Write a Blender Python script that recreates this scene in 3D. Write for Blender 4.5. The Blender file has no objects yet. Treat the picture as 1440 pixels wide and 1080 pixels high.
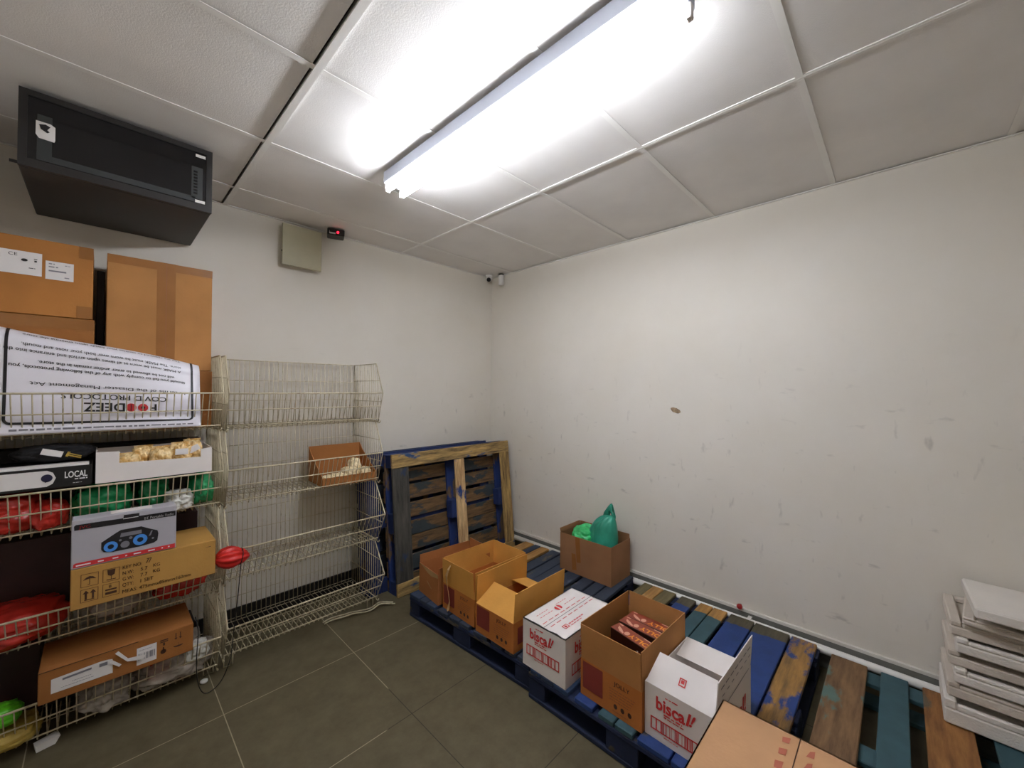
import bpy, bmesh, math, random
from mathutils import Vector, Matrix, noise as mn
random.seed(7)
PI = math.pi
COL = bpy.context.scene.collection
R = math.radians

# ------------------------------------------------------------------ materials
def lin(c):
    out = []
    for v in c[:3]:
        v = v / 255.0
        out.append(v / 12.92 if v <= 0.04045 else ((v + 0.055) / 1.055) ** 2.4)
    return (out[0], out[1], out[2], 1.0)

def new_mat(name):
    m = bpy.data.materials.new(name); m.use_nodes = True
    nt = m.node_tree; b = nt.nodes['Principled BSDF']
    return m, nt, b

def node(nt, t, **kw):
    n = nt.nodes.new(t)
    for k, v in kw.items():
        if hasattr(n, k): setattr(n, k, v)
        else: n.inputs[k].default_value = v
    return n

def simple(name, c, rough=0.6, var=0.0, scale=8.0, bump=0.0, bscale=60.0, metal=0.0, spec=0.5, stretch=(1, 1, 1), c2=None, lo=0.35, hi=0.65, detail=4.0):
    m, nt, b = new_mat(name)
    c = lin(c)
    b.inputs['Roughness'].default_value = rough
    b.inputs['Metallic'].default_value = metal
    b.inputs['Specular IOR Level'].default_value = spec
    b.inputs['Base Color'].default_value = c
    tc = node(nt, 'ShaderNodeTexCoord'); mp = node(nt, 'ShaderNodeMapping'); mp.inputs['Scale'].default_value = stretch
    nt.links.new(tc.outputs['Object'], mp.inputs['Vector'])
    if var > 0 or c2 is not None:
        n = node(nt, 'ShaderNodeTexNoise', Scale=scale, Detail=detail)
        nt.links.new(mp.outputs['Vector'], n.inputs['Vector'])
        rp = node(nt, 'ShaderNodeValToRGB')
        if c2 is None:
            a = tuple(max(0, x * (1 - var)) for x in c[:3]) + (1,); d = tuple(min(1, x * (1 + var)) for x in c[:3]) + (1,)
        else:
            a = c; d = lin(c2)
        rp.color_ramp.elements[0].position = lo; rp.color_ramp.elements[1].position = hi
        rp.color_ramp.elements[0].color = a; rp.color_ramp.elements[1].color = d
        nt.links.new(n.outputs['Fac'], rp.inputs['Fac']); nt.links.new(rp.outputs['Color'], b.inputs['Base Color'])
    if bump > 0:
        n2 = node(nt, 'ShaderNodeTexNoise', Scale=bscale, Detail=3.0)
        nt.links.new(mp.outputs['Vector'], n2.inputs['Vector'])
        bp = node(nt, 'ShaderNodeBump', Strength=bump, Distance=0.01)
        nt.links.new(n2.outputs['Fac'], bp.inputs['Height']); nt.links.new(bp.outputs['Normal'], b.inputs['Normal'])
    return m

def wood(name, base, dark, paint=None, cover=0.5, rough=0.75, pscale=5.0, axis=0, endwear=0.0, endpos=0.40):
    """weathered board: streaky wood grain with patches of worn paint"""
    m, nt, b = new_mat(name)
    b.inputs['Roughness'].default_value = rough
    tc = node(nt, 'ShaderNodeTexCoord'); mp = node(nt, 'ShaderNodeMapping')
    s = [9, 9, 9]; s[axis] = 1.1
    mp.inputs['Scale'].default_value = s
    nt.links.new(tc.outputs['Object'], mp.inputs['Vector'])
    n = node(nt, 'ShaderNodeTexNoise', Scale=4.0, Detail=8.0, Roughness=0.65)
    nt.links.new(mp.outputs['Vector'], n.inputs['Vector'])
    rp = node(nt, 'ShaderNodeValToRGB')
    rp.color_ramp.elements[0].position = 0.32; rp.color_ramp.elements[1].position = 0.68
    rp.color_ramp.elements[0].color = lin(dark); rp.color_ramp.elements[1].color = lin(base)
    nt.links.new(n.outputs['Fac'], rp.inputs['Fac'])
    out = rp.outputs['Color']
    if paint is not None:
        mp2 = node(nt, 'ShaderNodeMapping'); s2 = [1.6, 1.6, 1.6]; s2[axis] = 0.7
        mp2.inputs['Scale'].default_value = s2
        nt.links.new(tc.outputs['Object'], mp2.inputs['Vector'])
        geo = node(nt, 'ShaderNodeObjectInfo')
        add = node(nt, 'ShaderNodeVectorMath', operation='ADD')
        mul = node(nt, 'ShaderNodeMath', operation='MULTIPLY'); mul.inputs[1].default_value = 37.0
        nt.links.new(geo.outputs['Random'], mul.inputs[0])
        nt.links.new(mp2.outputs['Vector'], add.inputs[0]); nt.links.new(mul.outputs[0], add.inputs[1])
        n2 = node(nt, 'ShaderNodeTexNoise', Scale=pscale, Detail=6.0, Roughness=0.6)
        nt.links.new(add.outputs[0], n2.inputs['Vector'])
        r2 = node(nt, 'ShaderNodeValToRGB')
        p = 1 - cover
        r2.color_ramp.elements[0].position = max(0, 0.3 + 0.4 * p - 0.025); r2.color_ramp.elements[1].position = min(1, 0.3 + 0.4 * p + 0.025)
        fac = n2.outputs['Fac']
        if endwear:
            sx = node(nt, 'ShaderNodeSeparateXYZ'); nt.links.new(tc.outputs['Object'], sx.inputs[0])
            mr = node(nt, 'ShaderNodeMapRange'); mr.inputs[1].default_value = endpos; mr.inputs[2].default_value = endpos + .05
            mr.inputs[3].default_value = 0.0; mr.inputs[4].default_value = -endwear
            nt.links.new(sx.outputs['X'], mr.inputs[0])
            ad = node(nt, 'ShaderNodeMath', operation='ADD'); nt.links.new(n2.outputs['Fac'], ad.inputs[0]); nt.links.new(mr.outputs[0], ad.inputs[1])
            fac = ad.outputs[0]
        nt.links.new(fac, r2.inputs['Fac'])
        n3 = node(nt, 'ShaderNodeTexNoise', Scale=14.0, Detail=4.0)
        nt.links.new(tc.outputs['Object'], n3.inputs['Vector'])
        pm = node(nt, 'ShaderNodeMix', data_type='RGBA')
        pc = lin(paint)
        pm.inputs[6].default_value = tuple(x * 0.7 for x in pc[:3]) + (1,); pm.inputs[7].default_value = tuple(min(1, x * 1.25) for x in pc[:3]) + (1,)
        nt.links.new(n3.outputs['Fac'], pm.inputs[0])
        mx = node(nt, 'ShaderNodeMix', data_type='RGBA')
        nt.links.new(r2.outputs['Color'], mx.inputs[0]); nt.links.new(out, mx.inputs[6]); nt.links.new(pm.outputs[2], mx.inputs[7])
        out = mx.outputs[2]
    nt.links.new(out, b.inputs['Base Color'])
    bp = node(nt, 'ShaderNodeBump', Strength=0.35, Distance=0.006)
    nt.links.new(n.outputs['Fac'], bp.inputs['Height']); nt.links.new(bp.outputs['Normal'], b.inputs['Normal'])
    return m

def cardboard(name, c, var=0.09):
    m = simple(name, c, rough=0.75, var=var, scale=5.0, bump=0.08, bscale=90.0, spec=0.25)
    return m

def plastic(name, c, rough=0.3, bump=0.5, bscale=9.0, var=0.25):
    m = simple(name, c, rough=rough, var=var, scale=6.0, bump=bump, bscale=bscale, spec=0.5)
    return m

def emis(name, c, s):
    m, nt, b = new_mat(name)
    b.inputs['Base Color'].default_value = lin(c)
    b.inputs['Emission Color'].default_value = lin(c); b.inputs['Emission Strength'].default_value = s
    return m

def wall_mat():
    m, nt, b = new_mat('painted plaster')
    b.inputs['Roughness'].default_value = 0.55; b.inputs['Specular IOR Level'].default_value = 0.3
    geo = node(nt, 'ShaderNodeNewGeometry')
    n1 = node(nt, 'ShaderNodeTexNoise', Scale=1.3, Detail=5.0, Roughness=0.6)
    nt.links.new(geo.outputs['Position'], n1.inputs['Vector'])
    r1 = node(nt, 'ShaderNodeValToRGB')
    r1.color_ramp.elements[0].position = 0.3; r1.color_ramp.elements[1].position = 0.7
    r1.color_ramp.elements[0].color = lin((216, 210, 198)); r1.color_ramp.elements[1].color = lin((224, 219, 209))
    nt.links.new(n1.outputs['Fac'], r1.inputs['Fac'])
    # scuffs: short grey strokes between knee and head height
    mp = node(nt, 'ShaderNodeMapping'); mp.inputs['Scale'].default_value = (9, 9, 3.2)
    nt.links.new(geo.outputs['Position'], mp.inputs['Vector'])
    n2 = node(nt, 'ShaderNodeTexNoise', Scale=2.1, Detail=3.0, Roughness=0.55)
    nt.links.new(mp.outputs['Vector'], n2.inputs['Vector'])
    r2 = node(nt, 'ShaderNodeValToRGB'); r2.color_ramp.elements[0].position = 0.645; r2.color_ramp.elements[1].position = 0.76
    nt.links.new(n2.outputs['Fac'], r2.inputs['Fac'])
    mp3 = node(nt, 'ShaderNodeMapping'); mp3.inputs['Scale'].default_value = (3, 3, 9); mp3.inputs['Location'].default_value = (4.1, 2.2, 7.7)
    nt.links.new(geo.outputs['Position'], mp3.inputs['Vector'])
    n3 = node(nt, 'ShaderNodeTexNoise', Scale=2.6, Detail=3.0, Roughness=0.55)
    nt.links.new(mp3.outputs['Vector'], n3.inputs['Vector'])
    r3 = node(nt, 'ShaderNodeValToRGB'); r3.color_ramp.elements[0].position = 0.665; r3.color_ramp.elements[1].position = 0.78
    nt.links.new(n3.outputs['Fac'], r3.inputs['Fac'])
    mx = node(nt, 'ShaderNodeMath', operation='MAXIMUM')
    nt.links.new(r2.outputs['Color'], mx.inputs[0]); nt.links.new(r3.outputs['Color'], mx.inputs[1])
    sx = node(nt, 'ShaderNodeSeparateXYZ'); nt.links.new(geo.outputs['Position'], sx.inputs[0])
    mr = node(nt, 'ShaderNodeMapRange'); mr.inputs[1].default_value = 1.85; mr.inputs[2].default_value = 1.2
    mr.inputs[3].default_value = 0.0; mr.inputs[4].default_value = 0.36
    nt.links.new(sx.outputs['Z'], mr.inputs[0])
    ml = node(nt, 'ShaderNodeMath', operation='MULTIPLY')
    nt.links.new(mx.outputs[0], ml.inputs[0]); nt.links.new(mr.outputs[0], ml.inputs[1])
    mix = node(nt, 'ShaderNodeMix', data_type='RGBA')
    nt.links.new(ml.outputs[0], mix.inputs[0]); nt.links.new(r1.outputs['Color'], mix.inputs[6]); mix.inputs[7].default_value = lin((120, 114, 108))
    nt.links.new(mix.outputs[2], b.inputs['Base Color'])
    nb = node(nt, 'ShaderNodeTexNoise', Scale=7.0, Detail=6.0)
    nt.links.new(geo.outputs['Position'], nb.inputs['Vector'])
    bp = node(nt, 'ShaderNodeBump', Strength=0.10, Distance=0.02)
    nt.links.new(nb.outputs['Fac'], bp.inputs['Height']); nt.links.new(bp.outputs['Normal'], b.inputs['Normal'])
    return m

def floor_mat():
    m, nt, b = new_mat('grey porcelain floor tiles')
    geo = node(nt, 'ShaderNodeNewGeometry'); sx = node(nt, 'ShaderNodeSeparateXYZ')
    nt.links.new(geo.outputs['Position'], sx.inputs[0])
    def line(axis, off):
        a = node(nt, 'ShaderNodeMath', operation='SUBTRACT'); a.inputs[1].default_value = off
        nt.links.new(sx.outputs[axis], a.inputs[0])
        d = node(nt, 'ShaderNodeMath', operation='DIVIDE'); d.inputs[1].default_value = 0.6
        nt.links.new(a.outputs[0], d.inputs[0])
        f = node(nt, 'ShaderNodeMath', operation='ADD'); f.inputs[1].default_value = 20.5
        nt.links.new(d.outputs[0], f.inputs[0])
        g = node(nt, 'ShaderNodeMath', operation='FRACT'); nt.links.new(f.outputs[0], g.inputs[0])
        h = node(nt, 'ShaderNodeMath', operation='SUBTRACT'); h.inputs[1].default_value = 0.5
        nt.links.new(g.outputs[0], h.inputs[0])
        k = node(nt, 'ShaderNodeMath', operation='ABSOLUTE'); nt.links.new(h.outputs[0], k.inputs[0])
        l = node(nt, 'ShaderNodeMath', operation='LESS_THAN'); l.inputs[1].default_value = 0.0032
        nt.links.new(k.outputs[0], l.inputs[0]); return l.outputs[0]
    mx = node(nt, 'ShaderNodeMath', operation='MAXIMUM')
    nt.links.new(line('X', -1.7246), mx.inputs[0]); nt.links.new(line('Y', -0.7411), mx.inputs[1])
    n1 = node(nt, 'ShaderNodeTexNoise', Scale=9.0, Detail=8.0, Roughness=0.7)
    nt.links.new(geo.outputs['Position'], n1.inputs['Vector'])
    r1 = node(nt, 'ShaderNodeValToRGB'); r1.color_ramp.elements[0].position = 0.3; r1.color_ramp.elements[1].position = 0.75
    r1.color_ramp.elements[0].color = lin((84, 76, 56)); r1.color_ramp.elements[1].color = lin((106, 97, 74))
    nt.links.new(n1.outputs['Fac'], r1.inputs['Fac'])
    ng = node(nt, 'ShaderNodeTexNoise', Scale=1.7, Detail=2.0)
    nt.links.new(geo.outputs['Position'], ng.inputs['Vector'])
    rg = node(nt, 'ShaderNodeValToRGB'); rg.color_ramp.elements[0].position = 0.46; rg.color_ramp.elements[1].position = 0.54
    rg.color_ramp.elements[0].color = lin((58, 52, 42)); rg.color_ramp.elements[1].color = lin((158, 148, 124))
    # grout is cleaner near the back of the room and black with dirt towards the middle
    mr = node(nt, 'ShaderNodeMapRange'); mr.inputs[1].default_value = -1.25; mr.inputs[2].default_value = -1.0
    nt.links.new(sx.outputs['Y'], mr.inputs[0])
    mr2 = node(nt, 'ShaderNodeMapRange'); mr2.inputs[1].default_value = -1.75; mr2.inputs[2].default_value = -1.95
    nt.links.new(sx.outputs['X'], mr2.inputs[0])
    mm = node(nt, 'ShaderNodeMath', operation='MAXIMUM'); nt.links.new(mr.outputs[0], mm.inputs[0]); nt.links.new(mr2.outputs[0], mm.inputs[1])
    nt.links.new(mm.outputs[0], rg.inputs['Fac'])
    mix = node(nt, 'ShaderNodeMix', data_type='RGBA')
    nt.links.new(mx.outputs[0], mix.inputs[0]); nt.links.new(r1.outputs['Color'], mix.inputs[6]); nt.links.new(rg.outputs['Color'], mix.inputs[7])
    nt.links.new(mix.outputs[2], b.inputs['Base Color'])
    b.inputs['Roughness'].default_value = 0.55; b.inputs['Specular IOR Level'].default_value = 0.3
    bp = node(nt, 'ShaderNodeBump', Strength=0.15, Distance=0.005)
    nt.links.new(n1.outputs['Fac'], bp.inputs['Height']); nt.links.new(bp.outputs['Normal'], b.inputs['Normal'])
    return m

def sheet_plastic(name, c, alpha=0.5, rough=0.25):
    m = plastic(name, c, rough=rough, bump=0.8, bscale=14.0)
    b = m.node_tree.nodes['Principled BSDF']
    b.inputs['Alpha'].default_value = alpha
    return m

M = {}
M['wall'] = wall_mat()
M['floor'] = floor_mat()
M['ceil'] = simple('ceiling tile', (232, 229, 226), rough=0.85, var=0.04, scale=3.0, bump=0.12, bscale=220.0, spec=0.2)
M['tbar'] = simple('ceiling grid metal', (236, 234, 230), rough=0.5)
M['plenum'] = simple('dark void', (40, 38, 36), rough=0.9)
M['skirt_black'] = simple('black skirting', (22, 20, 20), rough=0.5)
M['skirt_grey'] = simple('grey skirting tile', (112, 112, 106), rough=0.5, var=0.1)
M['skirt_white'] = simple('white trim', (214, 210, 202), rough=0.5)
M['pipe'] = simple('white pvc', (232, 230, 226), rough=0.35)
M['tube'] = emis('lit fluorescent tube', (246, 249, 255), 30.0)
M['fit'] = simple('grey lamp housing', (178, 184, 198), rough=0.45)
M['wire'] = simple('cream coated wire', (202, 191, 162), rough=0.45, c2=(148, 130, 98), scale=30.0, lo=0.55, hi=0.75)
M['cab'] = simple('black powder coated steel', (34, 31, 30), rough=0.5, var=0.1)
M['glass'] = simple('smoked glass', (12, 12, 17), rough=0.12, spec=0.6)
M['cabgrey'] = simple('grey cabinet frame', (50, 53, 53), rough=0.5)
M['white_plastic'] = simple('white plastic', (225, 222, 218), rough=0.4)
M['cream_metal'] = simple('cream painted steel', (176, 170, 142), rough=0.5, var=0.05)
M['black_plastic'] = simple('black plastic', (20, 19, 20), rough=0.35)
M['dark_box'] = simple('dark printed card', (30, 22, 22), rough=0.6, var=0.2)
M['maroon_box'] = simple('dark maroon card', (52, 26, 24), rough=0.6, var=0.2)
M['led'] = emis('red led', (255, 20, 40), 3.0)
M['cb_tall'] = cardboard('cardboard tan', (176, 124, 72))
M['cb_top'] = cardboard('cardboard orange', (176, 118, 60))
M['cb_low'] = cardboard('cardboard brown', (154, 100, 50))
M['cb_key'] = cardboard('cardboard straw', (182, 138, 72))
M['cb_flap'] = cardboard('cardboard inside', (206, 150, 72))
M['cb_out'] = cardboard('cardboard print side', (182, 112, 54))
M['cb_a'] = cardboard('cardboard dull', (172, 110, 62))
M['cb_big'] = cardboard('cardboard pale', (192, 148, 108))
M['cb_green'] = cardboard('cardboard grey brown', (150, 108, 74))
M['cb_tray'] = cardboard('cardboard tray', (176, 118, 66))
M['tape'] = simple('brown parcel tape', (150, 100, 52), rough=0.25, var=0.08)
M['tape_clear'] = simple('peeling tape', (196, 160, 110), rough=0.2, var=0.1)
M['paper'] = simple('white paper', (226, 222, 220), rough=0.6)
M['poster'] = simple('white vinyl', (232, 230, 238), rough=0.35)
M['white_card'] = simple('white card', (228, 222, 218), rough=0.6, var=0.03)
M['grey_card'] = simple('silver grey print', (176, 174, 182), rough=0.4, var=0.06, scale=3.0)
M['ink_black'] = simple('black ink', (24, 22, 26), rough=0.5)
M['ink_brown'] = simple('dark brown ink', (66, 36, 16), rough=0.6)
M['ink_faint'] = simple('faint ink', (140, 84, 40), rough=0.6)
M['ink_grey'] = simple('grey ink', (122, 120, 128), rough=0.6)
M['ink_red'] = simple('red ink', (206, 48, 52), rough=0.5)
M['ink_pink'] = simple('faint red ink', (214, 110, 112), rough=0.5)
M['ink_redfade'] = simple('faded red ink', (176, 96, 72), rough=0.6)
M['ink_maroon'] = simple('maroon print', (128, 48, 38), rough=0.6, var=0.08)
M['ink_orange'] = simple('orange ink', (236, 150, 48), rough=0.5)
M['ink_blue'] = simple('blue ink', (70, 140, 220), rough=0.4)
M['ink_navy'] = simple('navy ink', (28, 26, 60), rough=0.4)
M['ink_white'] = simple('white ink', (236, 234, 234), rough=0.5)
M['choc'] = simple('chocolate brown print', (140, 56, 34), rough=0.3, var=0.2, scale=20)
M['choc_dark'] = simple('dark chocolate print', (52, 22, 12), rough=0.35)
M['choc_light'] = simple('biscuit print', (216, 160, 136), rough=0.35)
M['gold'] = simple('gold cellophane', (214, 168, 96), rough=0.25, c2=(244, 220, 170), scale=34.0, bump=0.9, bscale=40.0)
M['red_bag'] = plastic('red plastic bag', (184, 46, 36), rough=0.25)
M['red_cloth'] = plastic('red nylon', (190, 30, 24), rough=0.45, bump=0.4, bscale=20.0)
M['green_bag'] = plastic('green plastic bag', (34, 140, 84), rough=0.22)
M['bright_green'] = plastic('bright green bag', (60, 196, 112), rough=0.22)
M['teal_bag'] = plastic('teal plastic bag', (52, 152, 126), rough=0.3, bump=0.35)
M['grey_bag'] = plastic('grey white plastic bag', (206, 206, 200), rough=0.3)
M['clear_bag'] = sheet_plastic('clear plastic film', (206, 196, 186), 0.55)
M['lime'] = plastic('lime green packet', (96, 196, 40), rough=0.3)
M['ochre'] = plastic('ochre packet', (176, 150, 70), rough=0.4)
M['cream_bag'] = plastic('cream packet', (234, 216, 176), rough=0.5, bump=0.7, bscale=22.0, var=0.12)
M['black_cloth'] = simple('black fabric', (14, 13, 18), rough=0.85, var=0.2)
M['foam'] = simple('white polystyrene', (222, 216, 208), rough=0.8, var=0.03, bump=0.3, bscale=160.0, spec=0.2)
M['foam2'] = simple('dirty polystyrene', (206, 196, 184), rough=0.8, var=0.06, bump=0.3, bscale=160.0, spec=0.2)
M['red_knob'] = simple('red knob', (150, 30, 30), rough=0.4)
M['cord'] = simple('black cord', (14, 13, 13), rough=0.6)
M['brass'] = simple('yellow metal', (190, 160, 70), rough=0.4, metal=0.4)
M['chip'] = simple('exposed plaster', (166, 142, 112), rough=0.9, c2=(120, 102, 80), scale=40.0)
BLUE = (34, 62, 122); TEAL = (54, 86, 94); NAVY = (40, 56, 84)
M['w_blue'] = wood('blue painted board', (150, 116, 70), (74, 60, 42), BLUE, 0.93)
M['w_bluewear'] = wood('worn blue board', (172, 128, 66), (96, 76, 48), BLUE, 0.38)
M['w_navy'] = wood('dull blue board', (110, 100, 84), (60, 56, 50), (48, 57, 74), 0.84)
M['w_teal'] = wood('teal board', (120, 112, 96), (70, 68, 60), TEAL, 0.92)
M['w_tealwear'] = wood('brown board with teal edge', (136, 104, 70), (88, 64, 42), (92, 118, 112), 0.26)
M['w_brown'] = wood('brown board', (160, 110, 58), (104, 66, 32), (96, 84, 66), 0.16)
M['w_olive'] = wood('grey brown board', (136, 118, 84), (82, 72, 54), NAVY, 0.3)
M['w_oend'] = wood('blue board with bare orange end', (188, 140, 76), (120, 88, 48), (46, 60, 84), 0.9, endwear=.5, endpos=.12)
M['w_tend'] = wood('teal board with bare orange end', (186, 138, 70), (120, 88, 48), TEAL, 0.93, endwear=.5, endpos=.46)
M['w_bend'] = wood('blue board with bare dark end', (96, 88, 66), (62, 58, 46), BLUE, 0.94, endwear=.5, endpos=.47)
M['w_olend'] = wood('blue board with olive end', (120, 108, 72), (78, 70, 48), (44, 66, 100), 0.85, endwear=.5, endpos=.36)
M['w_orange'] = wood('orange wood board', (188, 140, 76), (120, 88, 48), NAVY, 0.12)
M['w_dark'] = wood('dark grey board', (86, 82, 74), (40, 40, 38), NAVY, 0.14, axis=1)
M['w_pale'] = wood('pale split board', (240, 206, 150), (150, 112, 74), BLUE, 0.14, axis=1)
M['w_rough'] = wood('rough yellow board', (206, 170, 104), (84, 64, 38), axis=1)
M['w_beam'] = wood('scraped beam', (208, 172, 106), (76, 62, 42), (44, 76, 118), 0.26)
M['w_under'] = wood('brown deck board', (140, 106, 66), (70, 54, 36), (52, 60, 64), 0.42)
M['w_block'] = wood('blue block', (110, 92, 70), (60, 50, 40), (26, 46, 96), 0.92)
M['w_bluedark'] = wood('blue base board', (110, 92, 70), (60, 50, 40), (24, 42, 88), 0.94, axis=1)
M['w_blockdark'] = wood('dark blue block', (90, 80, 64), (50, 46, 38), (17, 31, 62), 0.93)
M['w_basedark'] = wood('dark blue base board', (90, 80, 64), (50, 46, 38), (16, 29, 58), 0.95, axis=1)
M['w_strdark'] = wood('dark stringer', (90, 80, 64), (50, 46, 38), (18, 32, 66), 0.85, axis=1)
M['w_str'] = wood('stringer board', (130, 104, 74), (74, 60, 44), (28, 52, 110), 0.6, axis=1)

# ------------------------------------------------------------------ mesh helper
class MB:
    def __init__(self): self.v = []; self.f = []; self.mi = []; self.slot = 0; self.smooth = []
    def add(self, vs, fs, T=None, smooth=False):
        o = len(self.v)
        for p in vs:
            p = Vector(p)
            self.v.append(T @ p if T is not None else p)
        for f in fs:
            self.f.append(tuple(i + o for i in f)); self.mi.append(self.slot); self.smooth.append(smooth)
    def box(self, a, b, T=None):
        x0, y0, z0 = a; x1, y1, z1 = b
        self.add([(x0, y0, z0), (x1, y0, z0), (x1, y1, z0), (x0, y1, z0), (x0, y0, z1), (x1, y0, z1), (x1, y1, z1), (x0, y1, z1)],
                 [(0, 3, 2, 1), (4, 5, 6, 7), (0, 1, 5, 4), (1, 2, 6, 5), (2, 3, 7, 6), (3, 0, 4, 7)], T)
    def cbox(self, a, b, c=0.004, T=None):
        """box with small chamfers on all edges"""
        bm = bmesh.new()
        bmesh.ops.create_cube(bm, size=1.0)
        for v in bm.verts:
            v.co = Vector(((a[i] + b[i]) / 2 + v.co[i] * (b[i] - a[i])) for i in range(3))
        bmesh.ops.bevel(bm, geom=list(bm.edges), offset=c, segments=1, affect='EDGES')
        bm.verts.index_update()
        self.add([v.co.copy() for v in bm.verts], [tuple(v.index for v in f.verts) for f in bm.faces], T)
        bm.free()
    def prism(self, poly, vec, T=None):
        n = len(poly); vec = Vector(vec)
        vs = [Vector(p) for p in poly] + [Vector(p) + vec for p in poly]
        fs = [tuple(range(n - 1, -1, -1)), tuple(range(n, 2 * n))] + [(i, (i + 1) % n, n + (i + 1) % n, n + i) for i in range(n)]
        self.add(vs, fs, T)
    def tube(self, pts, r, n=6, closed=False, T=None, cap=True, smooth=True):
        pts = [Vector(p) for p in pts]; m = len(pts); vs = []; fs = []
        rr = r if isinstance(r, (list, tuple)) else [r] * m
        up = None
        for i, p in enumerate(pts):
            if closed: d = pts[(i + 1) % m] - pts[i - 1]
            elif i == 0: d = pts[1] - pts[0]
            elif i == m - 1: d = pts[-1] - pts[-2]
            else: d = (pts[i + 1] - p).normalized() + (p - pts[i - 1]).normalized()
            if d.length < 1e-9: d = Vector((0, 0, 1))
            d.normalize()
            if up is None: up = Vector((0, 0, 1)) if abs(d.z) < 0.9 else Vector((1, 0, 0))
            a = d.cross(up)
            if a.length < 1e-4: a = d.cross(Vector((0.3, 0.9, 0.2)))
            a.normalize(); b = d.cross(a).normalized(); up = -b if False else up
            for k in range(n):
                t = 2 * PI * k / n
                vs.append(p + a * (rr[i] * math.cos(t)) + b * (rr[i] * math.sin(t)))
        for i in range(m if closed else m - 1):
            j = (i + 1) % m
            for k in range(n):
                fs.append((i * n + k, i * n + (k + 1) % n, j * n + (k + 1) % n, j * n + k))
        if cap and not closed:
            fs.append(tuple(range(n - 1, -1, -1))); fs.append(tuple((m - 1) * n + k for k in range(n)))
        self.add(vs, fs, T, smooth)
    def lathe(self, prof, n=20, T=None, smooth=True, fold=0.0, nf=9):
        vs = []; fs = []; m = len(prof)
        for (r, z) in prof:
            for k in range(n):
                t = 2 * PI * k / n; q = r * (1 + fold * math.cos(nf * t + z * 25))
                vs.append((q * math.cos(t), q * math.sin(t), z))
        for i in range(m - 1):
            for k in range(n): fs.append((i * n + k, i * n + (k + 1) % n, (i + 1) * n + (k + 1) % n, (i + 1) * n + k))
        fs.append(tuple(range(n - 1, -1, -1))); fs.append(tuple((m - 1) * n + k for k in range(n)))
        self.add(vs, fs, T, smooth)
    def blob(self, c, s, seed=0, amp=0.18, freq=2.2, sub=5, flat=0.0, T=None, crease=0.7):
        """crumpled lump: facets and ridges like thin plastic film"""
        bm = bmesh.new(); bmesh.ops.create_icosphere(bm, subdivisions=sub, radius=1.0)
        off = Vector((seed * 3.71, seed * 1.93, seed * 7.13))
        for v in bm.verts:
            p = v.co.normalized()
            q = p * freq + off
            r1 = 1 - abs(mn.noise(q * 1.5 + off)) * 2.2
            r2 = 1 - abs(mn.noise(q * 3.1 - off)) * 2.2
            r3 = 1 - abs(mn.noise(q * 6.3 + off * 2)) * 2.2
            w = mn.noise(q) * 0.9 + crease * (r1 * .42 + r2 * .24 + r3 * .12)
            d = 1 - amp * .25 + amp * w
            k = max(abs(p.x), abs(p.y), abs(p.z)); d *= (1 - flat) + flat * (0.85 / k)
            v.co = Vector((c[0] + p.x * d * s[0], c[1] + p.y * d * s[1], c[2] + p.z * d * s[2]))
        bm.verts.index_update()
        self.add([v.co.copy() for v in bm.verts], [tuple(v.index for v in f.verts) for f in bm.faces], T, True)
        bm.free()
    def build(self, name, mat, parent=None, solid=None):
        me = bpy.data.meshes.new(name)
        me.from_pydata([tuple(p) for p in self.v], [], self.f)
        for m in (mat if isinstance(mat, (list, tuple)) else [mat]): me.materials.append(M[m] if isinstance(m, str) else m)
        for i, p in enumerate(me.polygons):
            p.material_index = self.mi[i]; p.use_smooth = self.smooth[i]
        me.update()
        o = bpy.data.objects.new(name, me); COL.objects.link(o)
        if parent is not None: o.parent = parent
        return o

def empty(name, loc, rz=0.0):
    o = bpy.data.objects.new(name, None); COL.objects.link(o)
    o.location = loc; o.rotation_euler = (0, 0, rz); o.empty_display_size = 0.1
    return o
def tag(o, label, cat, group=None):
    o['label'] = label; o['category'] = cat
    if group: o['group'] = group
    return o
def struct(o): o['kind'] = 'structure'; return o
def part_label(o, label): o['label'] = label; return o

# ------------------------------------------------------------------ print (2-D shapes laid on a surface)
_tc = {}
def text_poly(s, size, bold=0.0, shear=0.0, spacing=1.0):
    key = (s, size, bold, shear, spacing)
    if key in _tc: return _tc[key]
    cu = bpy.data.curves.new('t', 'FONT'); cu.body = s; cu.size = size; cu.offset = bold * size; cu.shear = shear; cu.space_character = spacing
    cu.resolution_u = 3; cu.fill_mode = 'FRONT'
    ob = bpy.data.objects.new('t', cu); COL.objects.link(ob)
    dg = bpy.context.evaluated_depsgraph_get(); dg.update()
    ev = ob.evaluated_get(dg); me = ev.to_mesh()
    vs = [(v.co.x, v.co.y) for v in me.vertices]; fs = [tuple(p.vertices) for p in me.polygons]
    ev.to_mesh_clear(); bpy.data.objects.remove(ob); bpy.data.curves.remove(cu)
    _tc[key] = (vs, fs); return vs, fs

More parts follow.
